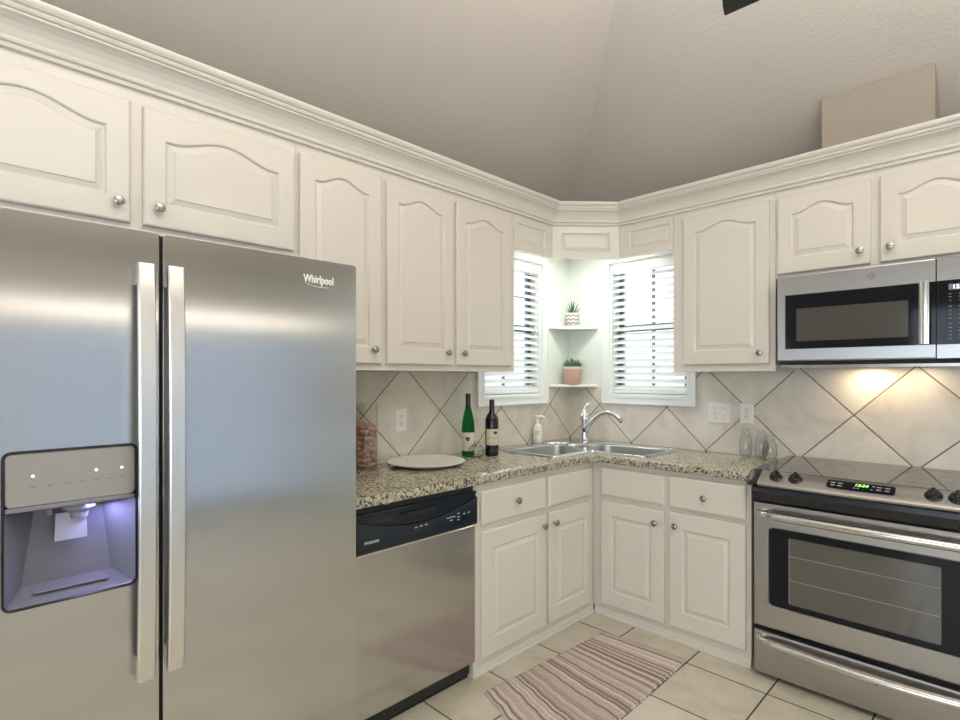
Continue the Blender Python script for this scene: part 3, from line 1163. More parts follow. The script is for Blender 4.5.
mb.build('dispenser_control_panel', 'disp_panel', zd, 35)
one_box('dispenser_panel_lip', 'grey_plastic', zd, (0.745, -3.170, 1.066), (FXF - 0.001, -2.929, 1.0775), W, 0.003)
for s in (-3.123, -3.008, -2.957):
    icons = MB()
    icons.lathe([(0.0032, 0), (0.0032, 0.0006), (0.001, 0.0008)], A(FXF + 0.0012, s, 1.144), (1, 0, 0), 16)
    icons.build('lit_icon', 'led_white', zd)
mb = MB()
for i, s in enumerate((-3.123, -3.093, -3.064, -3.036, -3.008, -2.982, -2.957)):
    mb.box((FXF + 0.001, s - 0.006, 1.1205), (FXF + 0.0014, s + 0.006, 1.1217), A)
    if i < 2:
        mb.box((FXF + 0.001, s - 0.003, 1.1175), (FXF + 0.0014, s + 0.003, 1.1187), A)
mb.build('dispenser_lettering', 'legend_dark', zd)
# recess shell: sloping back, flared sides, floor tray
rc = (-3.1705, -2.9285, 0.8585, 1.066)
mb = MB()


def rect_a(n, s0, s1, z0, z1):
    return [A(n, s0, z0), A(n, s1, z0), A(n, s1, z1), A(n, s0, z1)]


mb.loops([rect_a(FXF - 0.002, *rc), rect_a(FXF - 0.022, rc[0] + 0.012, rc[1] - 0.012, rc[2] + 0.010, rc[3]), [A(0.722, rc[0] + 0.034, rc[2] + 0.024), A(0.722, rc[1] - 0.034, rc[2] + 0.024), A(0.722, rc[1] - 0.058, rc[3]), A(0.722, rc[0] + 0.058, rc[3])]], False, True)
mb.build('dispenser_recess', 'recess', zd, 30)
one_box('drip_tray', 'grey_plastic', zd, (0.738, -3.12, 0.8755), (0.778, -2.98, 0.8775), W, 0.0008)
mb = MB().lathe([(0.035, 0), (0.033, -0.012), (0.020, -0.022), (0.018, -0.036)], (0.755, -3.035, 1.066), n=24)
mb.build('ice_chute', 'grey_plastic', zd, 40)
pd = MB()
pd.loops([[A(n, s, z) for s, z in ((-3.079, 1.046), (-3.021, 1.046), (-3.019, 0.982), (-3.081, 0.982))] for n in (0.757, 0.762)] , True, True)
pd.build('paddle', 'paddle', zd)
MB().lathe([(0.006, 0), (0.006, -0.02)], (0.765, -3.09, 1.066), n=14).build('water_nozzle', 'grey_plastic', zd, 40)
ld = bpy.data.lights.new('dispenser_light', 'AREA')
ld.size = 0.05
ld.energy = 0.42
ld.color = (0.42, 0.42, 1.0)
lo_ = bpy.data.objects.new('dispenser_light', ld)
lo_.location = (0.775 - fr.location.x, -3.00 - fr.location.y, 1.060)
lo_.rotation_euler = (0, math.radians(-14), 0)
C.objects.link(lo_)
lo_.parent = zd


def flat_handle(s0, s1, zb, zt_, n0, bow, parent, name='handle'):
    mb = MB()
    lps = []
    n = 24
    for k in range(n + 1):
        t = k / n
        z = zb + (zt_ - zb) * t
        nn_ = n0 + 0.036 + bow * (math.sin(PI * t) ** 0.6)
        lps.append([A(nn_ - 0.016, s0, z), A(nn_ - 0.016, s1, z), A(nn_ - 0.003, s1, z), A(nn_, s1 - 0.003, z), A(nn_, s0 + 0.003, z), A(nn_ - 0.003, s0, z)])
    mb.loops(lps, True, True)
    for z0, z1 in ((zb + 0.002, zb + 0.05), (zt_ - 0.05, zt_ - 0.002)):
        mb.box((n0 - 0.0005, s0 + 0.004, z0), (n0 + 0.03, s1 - 0.004, z1), A)
    return mb.build(name, 'steel_handle', parent, 30)


flat_handle(-2.931, -2.894, 0.622, 1.640, FXF, 0.018, zd)
flat_handle(-2.866, -2.829, 0.626, 1.641, FXF, 0.018, fd)
mb = MB().box((0.706, -2.8752, 0.12), (0.785, -2.8698, FT - 0.004))
mb.build('door_gasket', 'rubber', fr)

# ------------------------------------------------------------------ dishwasher
dw = thing('dishwasher', 'stainless dishwasher with a black control panel under the countertop', 'dishwasher', (0.3, -1.885, 0))
D0, D1 = -2.196, -1.580
one_box('tub', 'rubber', dw, (0.03, D0 + 0.003, 0.02), (0.585, D1 - 0.003, 0.868))
mb = MB()
ds = (D0, D1, 0.085, 0.702)
mb.loops([RL(0, 0.587, *ds, 0.003), RL(0, 0.616, *ds, 0.003), RL(0.002, 0.621, *ds, 0.004), RL(0.006, 0.623, *ds, 0.005), RL(0.03, 0.624, *ds, 0.006)], True, True)
mb.build('door_panel', 'steel', dw, 8)
# control panel: upper band bulges out, with a curved lower lip of the pocket
cp = MB()
lps = []
ns = 24
for k in range(ns + 1):
    s = D0 + (D1 - D0) * k / ns
    u = 2 * k / ns - 1
    zc = 0.772 + 0.055 * u * u
    lps.append([A(0.587, s, 0.7045), A(0.627, s, 0.7045), A(0.633, s, 0.710), A(0.634, s, zc - 0.006), A(0.631, s, zc), A(0.622, s, zc + 0.004), A(0.6225, s, 0.838), A(0.628, s, 0.842), A(0.628, s, 0.852), A(0.587, s, 0.852)])
cp.loops(lps, True, True)
panel = cp.build('control_panel', 'navy', dw, 30)
mb = MB()
hc = -1.905
lps = []
for k in range(15):
    u = k / 7 - 1
    s = hc + u * 0.085
    dz = 0.02 * u * u
    lps.append([A(0.6235, s, 0.800 + dz), A(0.638, s, 0.803 + dz), A(0.640, s, 0.812 + dz * 0.7), A(0.636, s, 0.826), A(0.6235, s, 0.828)])
mb.loops(lps, True, True)
mb.build('handle', 'black', panel, 40)
mb = MB()
mb.box((0.6228, -2.14, 0.806), (0.6238, -2.03, 0.820), A)
mb.build('vent_slot', 'rubber', panel)
mb = MB()
for s, z in ((-1.925, 0.757), (-1.899, 0.758), (-1.873, 0.759), (-1.754, 0.762), (-1.737, 0.763), (-1.72, 0.763), (-1.735, 0.75), (-1.695, 0.772), (-1.695, 0.758), (-1.695, 0.745), (-1.66, 0.765), (-1.633, 0.766)):
    mb.box((0.634, s - 0.006, z), (0.6346, s + 0.006, z + 0.0035), A)
mb.build('button_lettering', 'legend', panel)
text('FRIGIDAIRE', 0.0135, A, 0.634, -2.166, 0.741, 'plate_white', panel, 'lettering', 0.0005, wide=0.95)
one_box('top_gasket', 'rubber', dw, (0.585, D0 + 0.004, 0.8525), (0.61, D1 - 0.004, 0.872))
for s in (-2.06, -1.69):
    mb = MB()
    mb.box((0.60, s - 0.012, 0.8725), (0.626, s + 0.012, 0.8745))
    mb.build('mounting_tab', 'chrome', dw)
one_box('toe_kick', 'black', dw, (0.50, D0 + 0.004, 0.0), (0.575, D1 - 0.004, 0.083))

# ------------------------------------------------------------------ slide-in range
RC = 1.883
R0, R1 = 1.492, 2.274
rg = thing('range', 'stainless slide-in electric range with a black glass cooktop', 'range', (RC, -0.33, 0))
one_box('oven_body', 'black', rg, (R0 - 0.012, -0.598, 0.03), (R1 + 0.012, -0.03, 0.90), W, 0.002)
one_box('leg', 'black', rg, (R0 + 0.03, -0.56, 0.0), (R0 + 0.07, -0.52, 0.03))
one_box('leg', 'black', rg, (R1 - 0.07, -0.56, 0.0), (R1 - 0.03, -0.52, 0.03))
one_box('leg', 'black', rg, (R0 + 0.03, -0.1, 0.0), (R0 + 0.07, -0.06, 0.03))
one_box('leg', 'black', rg, (R1 - 0.07, -0.1, 0.0), (R1 - 0.03, -0.06, 0.03))
mb = MB().box((R0 - 0.026, -0.602, 0.919), (R1 + 0.026, -0.012, 0.936), W, 0.003)
ck = mb.build('cooktop', 'cooktop', rg)
for cx, cy, r in ((1.69, -0.44, 0.105), (2.08, -0.44, 0.085), (1.69, -0.18, 0.08), (2.08, -0.18, 0.10)):
    for q in (r, r * 0.72):
        mb = MB()
        mb.lathe([(q - 0.0012, 0), (q - 0.0012, 0.0003), (q, 0.0003), (q, 0)], (cx, cy, 0.936), n=48, cap0=False, cap1=False)
        mb.build('burner_ring', 'legend_dark', ck)
# slanted steel control panel with black end caps; cross-section (n, z)
sec = [(0.600, 0.922), (0.604, 0.9345), (0.612, 0.936), (0.678, 0.893), (0.684, 0.885), (0.682, 0.877), (0.66, 0.866), (0.600, 0.866)]


def bulge(s):
    u = (s - RC) / 0.42
    return 0.010 * (1 - u * u)


mb = MB()
lps = []
for k in range(17):
    s = R0 + 0.022 + (R1 - R0 - 0.044) * k / 16
    lps.append([B(n + (bulge(s) if n > 0.65 else 0), s, z) for n, z in sec])
mb.loops(lps, True, True)
cpn = mb.build('control_panel', 'steel_range', rg, 30)
for s0, s1 in ((R0 - 0.028, R0 + 0.0215), (R1 - 0.0215, R1 + 0.028)):
    mb = MB()
    lo_s, hi_s = s0, s1
    o1 = [(n - 0.012 if n > 0.65 else n, z - 0.004) for n, z in sec]
    o2 = [(n + 0.002, z + 0.001) for n, z in sec]
    lps = [o1, o2, o2] if s0 < RC else [o2, o2, o1]
    mb.loops([[B(n, s, z) for n, z in o] for o, s in zip(lps, (lo_s, (lo_s + hi_s) / 2, hi_s))], True, True)
    mb.build('end_cap', 'black', rg, 30)
mb = MB()
mb.prism([(0.600, 0.865), (0.668, 0.865), (0.672, 0.845), (0.664, 0.806), (0.600, 0.806)], R0 - 0.004, R1 + 0.004, lambda n, z, s: B(n, s, z))
mb.build('lower_fascia', 'black', rg)

# panel plane helper for things on the slanted face: u along x, v down the slope
pa, pb = Vector((0.612, 0.936)), Vector((0.678, 0.893))
pdir = (pb - pa).normalized()
pnor = Vector((-pdir.y, pdir.x)) if pdir.x * 1 > 0 else Vector((pdir.y, -pdir.x))


def slope(h, s, v):
    """h off the face, s along x, v measured up the slope from its middle"""
    mid = (pa + pb) / 2
    bl = bulge(s) * (0.5 - v / 0.08)
    q = mid - pdir * v + pnor * (h)
    return B(q.x + bl * 0.75, s, q.y + bl * 0.35)


mb = MB()
ro = rrect(1.776, 2.004, -0.024, 0.022, 0.010)
mb.loops([[slope(0.0005, s, v) for s, v in ro], [slope(0.0035, s, v) for s, v in ro]], True, True)
disp = mb.build('display', 'black_glass', cpn)
text('12:24', 0.021, slope, 0.0038, 1.8935, -0.001, 'led_green', disp, 'clock_digits', 0.0003, 'CENTER', 0.15, 0.0005)
mb = MB()
for s in (1.797, 1.822, 1.953, 1.98):
    for v in (0.006, -0.010):
        ro2 = rrect(s - 0.008, s + 0.008, v - 0.0015, v + 0.002, 0.0008, 2)
        mb.loops([[slope(0.0035, a, q) for a, q in ro2], [slope(0.004, a, q) for a, q in ro2]], True, True)
for s, v in ((1.872, -0.014), (1.885, -0.014), (1.93, -0.012), (1.934, 0.008)):
    ro2 = rrect(s - 0.004, s + 0.004, v - 0.001, v + 0.0015, 0.0008, 2)
    mb.loops([[slope(0.0035, a, q) for a, q in ro2], [slope(0.004, a, q) for a, q in ro2]], True, True)
mb.build('key_lettering', 'legend', disp)
for s in (1.580, 1.657, 2.118, 2.186):
    ax = slope(1, s, 0) - slope(0, s, 0)
    mb = MB().lathe([(0.028, 0), (0.028, 0.003), (0.0235, 0.006), (0.022, 0.015), (0.019, 0.018), (0.002, 0.0175)], slope(0.0005, s, 0), ax, 28)
    k = mb.build('knob', 'black', cpn, 40)
    mb = MB()
    ro2 = rrect(s - 0.006, s + 0.006, -0.02, 0.021, 0.005, 3)
    mb.loops([[slope(0.012, a, q) for a, q in ro2], [slope(0.027, a, q) for a, q in ro2], [slope(0.029, s + (a - s) * .6, q * .85) for a, q in ro2]], True, True)
    mb.build('grip', 'black', k, 40)
for s in (1.612, 2.155):
    mb = MB()
    mb.lathe([(0.0025, 0), (0.0025, 0.001)], slope(0.0003, s, -0.026), slope(1, s, 0) - slope(0, s, 0), 12)
    mb.build('indicator_light', 'maroon', cpn)

OF = 0.65    # oven front plane


def RB(d, n, s0, s1, z0, z1, r):
    return [B(n, *p) for p in rrect(s0 + d, s1 - d, z0 + d, z1 - d, max(r - d, 0.001))]


ds = (R0 - 0.005, R1 + 0.005, 0.235, 0.795)
gl = (1.549, 2.217, 0.338, 0.691)
mb = MB()
mb.loops([RB(0, 0.6, *ds, 0.004), RB(0, OF - 0.008, *ds, 0.004), RB(0.003, OF - 0.002, *ds, 0.005), RB(0.009, OF, *ds, 0.006), RB(0, OF, *gl, 0.022), RB(0.003, OF - 0.004, *gl, 0.022), RB(0.006, OF - 0.004, *gl, 0.022)], True, True)
od = mb.build('oven_door', 'steel_range', rg, 8)
mb = MB()
mb.loops([RB(0.004, OF - 0.0036, *gl, 0.022), RB(0.004, OF - 0.001, *gl, 0.022)], True, True)
og = mb.build('oven_door_glass', 'black_glass', od)
iw = (1.630, 2.140, 0.366, 0.655)
mb = MB()
mb.loops([RB(0, OF - 0.0009, *iw, 0.006), RB(0, OF - 0.0003, *iw, 0.006)], True, True)
mb.build('oven_window', 'oven_glass', og)
mb = MB()
for z in (0.47, 0.575):
    mb.box((OF - 0.00025, iw[0] + 0.006, z), (OF + 0.0001, iw[1] - 0.006, z + 0.0025), B)
mb.box((OF - 0.00025, iw[0] + 0.004, iw[2] + 0.006), (OF + 0.0001, iw[0] + 0.0055, iw[3] - 0.006), B)
mb.build('oven_rack', 'rack', og)


def bar_handle(z, s0, s1, n0, parent, out=0.05, dip=0.0):
    mb = MB()
    pts, rs = [], []
    for k in range(41):
        t = k / 40
        e = min(t, 1 - t)
        n = n0 + out * min(1, (e / 0.06)) ** 0.5 + 0.008 * math.sin(PI * t)
        s = s0 + (s1 - s0) * t
        pts.append(B(n - 0.003, s, z - dip * math.sin(PI * t) + (0.0)))
        rs.append(0.0175 if e > 0.03 else 0.014)
    mb.tube(pts, rs, 14)
    return mb.build('handle', 'steel_smooth', parent, 60)


bar_handle(0.752, R0 + 0.022, R1 - 0.022, OF + 0.002, od)
ds = (R0 - 0.005, R1 + 0.005, 0.022, 0.215)
mb = MB()
mb.loops([RB(0, 0.6, *ds, 0.004), RB(0, OF - 0.010, *ds, 0.010), RB(0.003, OF - 0.003, *ds, 0.012), RB(0.010, OF, *ds, 0.014), RB(0.03, OF, *ds, 0.014)], True, True)
dr = mb.build('storage_drawer', 'steel_range', rg, 8)
bar_handle(0.186, R0 + 0.022, R1 - 0.022, OF + 0.002, dr, 0.035, 0.012)

# ------------------------------------------------------------------ over-the-range microwave
mw = thing('microwave', 'stainless over-the-range microwave mounted above the cooktop', 'microwave', (1.895, -0.2, 1.41))
MS0, MS1, MZ0, MZ1, MF = 1.514, 2.276, 1.437, 1.846, 0.405
one_box('microwave_body', 'rubber', mw, (0.012, MS0 + 0.004, MZ0 - 0.018), (0.372, MS1 - 0.004, MZ1 - 0.001), B)
msd = 2.1055
ds = (MS0, msd, MZ0, MZ1)
g1 = (1.550, 2.052, 1.493, 1.752)
mb = MB()
mb.loops([RB(0, 0.373, *ds, 0.003), RB(0, MF - 0.006, *ds, 0.003), RB(0.002, MF - 0.001, *ds, 0.004), RB(0.006, MF, *ds, 0.005), RB(0, MF, *g1, 0.004), RB(0.001, MF - 0.002, *g1, 0.004), RB(0.004, MF - 0.002, *g1, 0.004)], True, True)
md = mb.build('door', 'steel_range', mw, 8)
mb = MB()
mb.loops([RB(0.0015, MF - 0.0018, *g1, 0.004), RB(0.0015, MF - 0.0004, *g1, 0.004)], True, True)
mg = mb.build('door_glass', 'black_glass', md)
iw = (1.598, 2.016, 1.530, 1.684)
mb = MB()
mb.loops([RB(0, MF - 0.0003, *iw, 0.006), RB(0, MF + 0.0002, *iw, 0.006)], True, True)
mb.build('mesh_window', 'micro_glass', mg)
# emblem: a ring with a curl
mb = MB()
for q in (0.0125, 0.0105):
    mb.lathe([(q - 0.0006, 0), (q - 0.0006, 0.0012), (q + 0.0006, 0.0012), (q + 0.0006, 0)], B(MF + 0.0002, 1.889, 1.801), (0, -1, 0), 32, False, False)
text('GE', 0.0115, B, MF + 0.0003, 1.8895, 1.7975, 'legend_dark', md, 'emblem_lettering', 0.0005, 'CENTER', 0.3)
mb.build('emblem', 'legend_dark', md)
# handle: upright polished bar
mb = MB()
lps = []
for k in range(21):
    t = k / 20
    z = 1.496 + (1.754 - 1.496) * t
    n = MF + 0.038
    lps.append([B(n - 0.012, 2.056, z), B(n - 0.002, 2.057, z), B(n, 2.061, z), B(n, 2.083, z), B(n - 0.002, 2.087, z), B(n - 0.012, 2.088, z)])
mb.loops(lps, True, True)
for z0, z1 in ((1.4965, 1.520), (1.730, 1.7535)):
    mb.box((MF + 0.0002, 2.059, z0), (MF + 0.03, 2.085, z1), B)
mb.build('handle', 'steel_smooth', md, 30)
mb = MB()
mb.box((MF - 0.002, 2.0525, 1.4935), (MF + 0.0006, msd - 0.0005, 1.7515), B)
mb.build('handle_backing', 'black_glass', md)
ds = (msd + 0.0015, MS1, MZ0, MZ1)
g2 = (msd + 0.002, 2.262, 1.493, 1.752)
mb = MB()
mb.loops([RB(0, 0.373, *ds, 0.003), RB(0, MF - 0.006, *ds, 0.003), RB(0.001, MF - 0.001, *ds, 0.003), RB(0.001, MF, *ds, 0.003)], True, True)
mp_ = mb.build('control_panel', 'steel_range', mw, 8)
mb = MB()
mb.loops([RB(0, MF + 0.0001, *g2, 0.003), RB(0, MF + 0.0012, *g2, 0.003)], True, True)
mk = mb.build('keypad', 'black_glass', mp_)
mb = MB()
mb.loops([RB(0, MF + 0.0012, 2.144, 2.24, 1.712, 1.735, 0.002), RB(0, MF + 0.0016, 2.144, 2.24, 1.712, 1.735, 0.002)], True, True)
dsp = mb.build('display', 'grey_plastic', mk)
text('12:24', 0.022, B, MF + 0.0018, 2.155, 1.716, 'led_display', dsp, 'clock_digits', 0.0003, bold=0.0006)
mb = MB()
for z in (1.695, 1.683, 1.668, 1.645, 1.628, 1.612, 1.597, 1.575, 1.56, 1.545, 1.53, 1.515):
    for s in (2.15, 2.18, 2.21, 2.24):
        mb.box((MF + 0.0012, s - 0.004 - 0.002 * ((int(z * 1000)) % 2), z), (MF + 0.0016, s + 0.004, z + 0.0022), B)
mb.build('key_lettering', 'key', mk)
mb = MB()
mb.box((0.02, MS0 + 0.006, 1.412), (0.36, MS1 - 0.006, 1.4185), B)
mb.box((0.30, MS0 + 0.03, 1.406), (0.35, MS1 - 0.03, 1.4125), B)
mb.build('vent_grille', 'nickel', mw)

# ------------------------------------------------------------------ wall plates
def plate(name, f, s0, s1, z0, z1, label, cat, gang):
    n0 = T + 0.0005
    root = thing(name, label, cat, f(n0, (s0 + s1) / 2, z0))
    mb = MB()
    lp = lambda d, n: [f(n, *p) for p in rrect(s0 + d, s1 - d, z0 + d, z1 - d, 0.004, 3)]
    mb.loops([lp(0, n0), lp(0, n0 + 0.003), lp(0.003, n0 + 0.006), lp(0.006, n0 + 0.0065)], True, True)
    mb.build('cover_plate', 'plate_white', root, 35)
    zc = (z0 + z1) / 2
    sc_ = (s0 + s1) / 2
    nf = n0 + 0.0066
    if gang == 'outlet':
        for dz in (-0.02, 0.02):
            mb = MB()
            mb.loops([[f(n, *p) for p in rrect(sc_ - 0.017, sc_ + 0.017, zc + dz - 0.014, zc + dz + 0.014, 0.012, 5)] for n in (nf, nf + 0.0025)], True, True)
            soc = mb.build('socket', 'plate_white', root, 35)
            mb = MB()
            for ds_, h in ((-0.007, 0.005), (0.007, 0.004)):
                mb.box((nf + 0.0025, sc_ + ds_ - 0.0012, zc + dz - h + 0.003), (nf + 0.0029, sc_ + ds_ + 0.0012, zc + dz + h + 0.003), f)
            mb.lathe([(0.0025, 0), (0.0025, 0.0004)], f(nf + 0.0025, sc_, zc + dz - 0.008), f(1, 0, 0) - f(0, 0, 0), 10)
            mb.build('slot', 'slot', soc)
    else:
        for ds_, tilt in ((-0.023, 1), (0.023, -1)):
            mb = MB()
            mb.loops([[f(nf, sc_ + ds_ + a, zc + b_) for a, b_ in ((-0.005, -0.012), (0.005, -0.012), (0.005, 0.012), (-0.005, 0.012))],
                      [f(nf + 0.011, sc_ + ds_ + a, zc + b_ + 0.008 * tilt) for a, b_ in ((-0.004, -0.005), (0.004, -0.005), (0.004, 0.005), (-0.004, 0.005))]], True, True)
            mb.build('toggle', 'plate_white', root)
    for ds_ in ((0,) if gang == 'outlet' else (-0.023, 0.023)):
        for dz in ((0,) if gang == 'outlet' else (-0.03, 0.03)):
            mb = MB().lathe([(0.003, 0), (0.0028, 0.0008), (0.001, 0.001)], f(nf - 0.0002, sc_ + ds_, zc + dz), f(1, 0, 0) - f(0, 0, 0), 12)
            mb.build('screw', 'nickel', root)


plate('wall_outlet', A, -1.578, -1.500, 1.068, 1.192, 'white power outlet on left wall tiles above the round plate', 'outlet', 'outlet')
plate('wall_outlet', B, 1.208, 1.282, 1.092, 1.210, 'white power outlet on back wall tiles beside the double switch', 'outlet', 'outlet')
plate('light_switch', B, 1.028, 1.155, 1.086, 1.210, 'white double toggle switch plate on back wall tiles by the window', 'light switch', 'switch')


# ------------------------------------------------------------------ corner shelves and plants
def shelf(z, label):
    mb = MB()
    q = 0.0
    poly = [(0.0, -0.0), (0.0, -0.243), (0.014, -0.248), (0.248, -0.014), (0.243, 0.0)]
    n0 = 0.0005 if z > 1.4 else 0.0005
    poly = [(max(x, n0), min(y, -n0)) for x, y in poly]
    mb.loops([[W(x, y, h) for x, y in offset_poly(poly, d)] for d, h in ((-0.002, z - 0.018), (0, z - 0.015), (0, z - 0.003), (-0.003, z))], True, True)
    o = mb.build('corner_shelf', 'white', None, origin=(0.08, -0.08, z - 0.018))
    return tag(o, label, 'shelf', 'corner shelves')


# the tile edge keeps the lower shelf off the wall
sz_up, sz_lo = 1.715, 1.3065
shelf(sz_up, 'upper white corner shelf holding the chevron-patterned pot')
shelf(sz_lo, 'lower white corner shelf just above the tiles, holding the blush pot')

pc_ = Vector((0.098, -0.098, sz_up))
pu = thing('potted_aloe', 'small spiky aloe in a white pot with grey chevrons on the upper corner shelf', 'potted plant', pc_, 'shelf plants')
R_ = 0.047
mb = MB()
prof_ = [(R_ * 0.9, 0.0), (R_ * 0.98, 0.006), (R_, 0.05), (R_, 0.094), (R_ * 0.97, 0.098), (R_ * 0.88, 0.098), (R_ * 0.86, 0.085), (0.001, 0.084)]
mb.lathe(prof_, pc_, n=36)
pot = mb.build('pot', 'pot_white', pu, 40)
mb = MB()
for zb in (0.014, 0.040, 0.066):
    nz_ = 72
    lo, hi = [], []
    for k in range(nz_):
        t = 2 * PI * k / nz_
        tri = abs(((k / nz_ * 8) % 1) * 2 - 1) * 0.013
        rr_ = R_ + 0.0006
        lo.append(pc_ + Vector((rr_ * math.cos(t), rr_ * math.sin(t), zb + tri)))
        hi.append(pc_ + Vector((rr_ * math.cos(t), rr_ * math.sin(t), zb + 0.009 + tri)))
    mb.loops([lo, hi])
mb.build('chevron_band', 'pot_grey', pot)
MB().lathe([(R_ * 0.86, 0.084), (R_ * 0.8, 0.088), (0.001, 0.089)], pc_, n=24, cap0=False).build('soil', 'soil', pot)


def leaf(mb, base, az, tilt, ln, w, th, curl=0.25):
    d0 = Vector((math.cos(az), math.sin(az), 0))
    sd = Vector((-math.sin(az), math.cos(az), 0))
    lps = []
    p = Vector(base)
    n = 7
    for k in range(n + 1):
        t = k / n
        tl = tilt - curl * t
        dv = d0 * math.cos(tl) + Vector((0, 0, 1)) * math.sin(tl)
        up_ = -d0 * math.sin(tl) + Vector((0, 0, 1)) * math.cos(tl)
        if k:
            p = p + dv * ln / n
        ww = w * max((1 - t) ** 0.7 * (0.55 + 1.2 * t if t < 0.4 else 1.03), 0.03)
        tt = th * max(1 - t, 0.05)
        lps.append([p - sd * ww, p - up_ * tt * 0.8, p + sd * ww, p + up_ * tt * 0.35])
    mb.loops(lps, True, True)


mb = MB()
for k in range(22):
    az = k * 2.399
    q = k / 21
    leaf(mb, pc_ + Vector((0.012 * math.cos(az) * q, 0.012 * math.sin(az) * q, 0.085)), az, math.radians(86 - 46 * q), 0.115 - 0.035 * q, 0.0062, 0.004, 0.1)
mb.build('leaves', 'leaf', pu, 50)

pc_ = Vector((0.102, -0.102, sz_lo))
pu = thing('potted_succulent', 'green succulent in a blush terracotta pot on the lower corner shelf', 'potted plant', pc_, 'shelf plants')
mb = MB()
mb.lathe([(0.050, 0.0), (0.053, 0.004), (0.066, 0.085), (0.069, 0.105), (0.071, 0.122), (0.069, 0.125), (0.063, 0.125), (0.061, 0.11), (0.001, 0.109)], pc_, n=40)
pot = mb.build('pot', 'terra', pu, 40)
MB().lathe([(0.0712, 0.108), (0.0727, 0.111), (0.0727, 0.124), (0.0705, 0.1262)], pc_, n=40, cap0=False, cap1=False).build('pot_rim', 'pot_white', pot, 40)
MB().lathe([(0.061, 0.109), (0.05, 0.114), (0.001, 0.116)], pc_, n=24, cap0=False).build('soil', 'soil', pot)
mb = MB()
for rx, ry, sc_ in ((0.0, 0.0, 1.1), (0.038, 0.012, 0.85), (-0.032, -0.026, 0.9), (0.012, -0.042, 0.8), (-0.022, 0.036, 0.8), (0.036, -0.032, 0.75), (-0.045, 0.008, 0.8), (0.03, 0.042, 0.7)):
    off = random.random() * 6
    for k in range(13):
        az = off + k * 2.399
        q = k / 12
        leaf(mb, pc_ + Vector((rx, ry, 0.116)), az, math.radians(82 - 58 * q), (0.066 + 0.016 * random.random()) * sc_, 0.0095 * sc_, 0.006, -0.1)
mb.build('leaves', 'leaf_pale', pu, 50)

# ------------------------------------------------------------------ things on the counter
CT = 0.9155
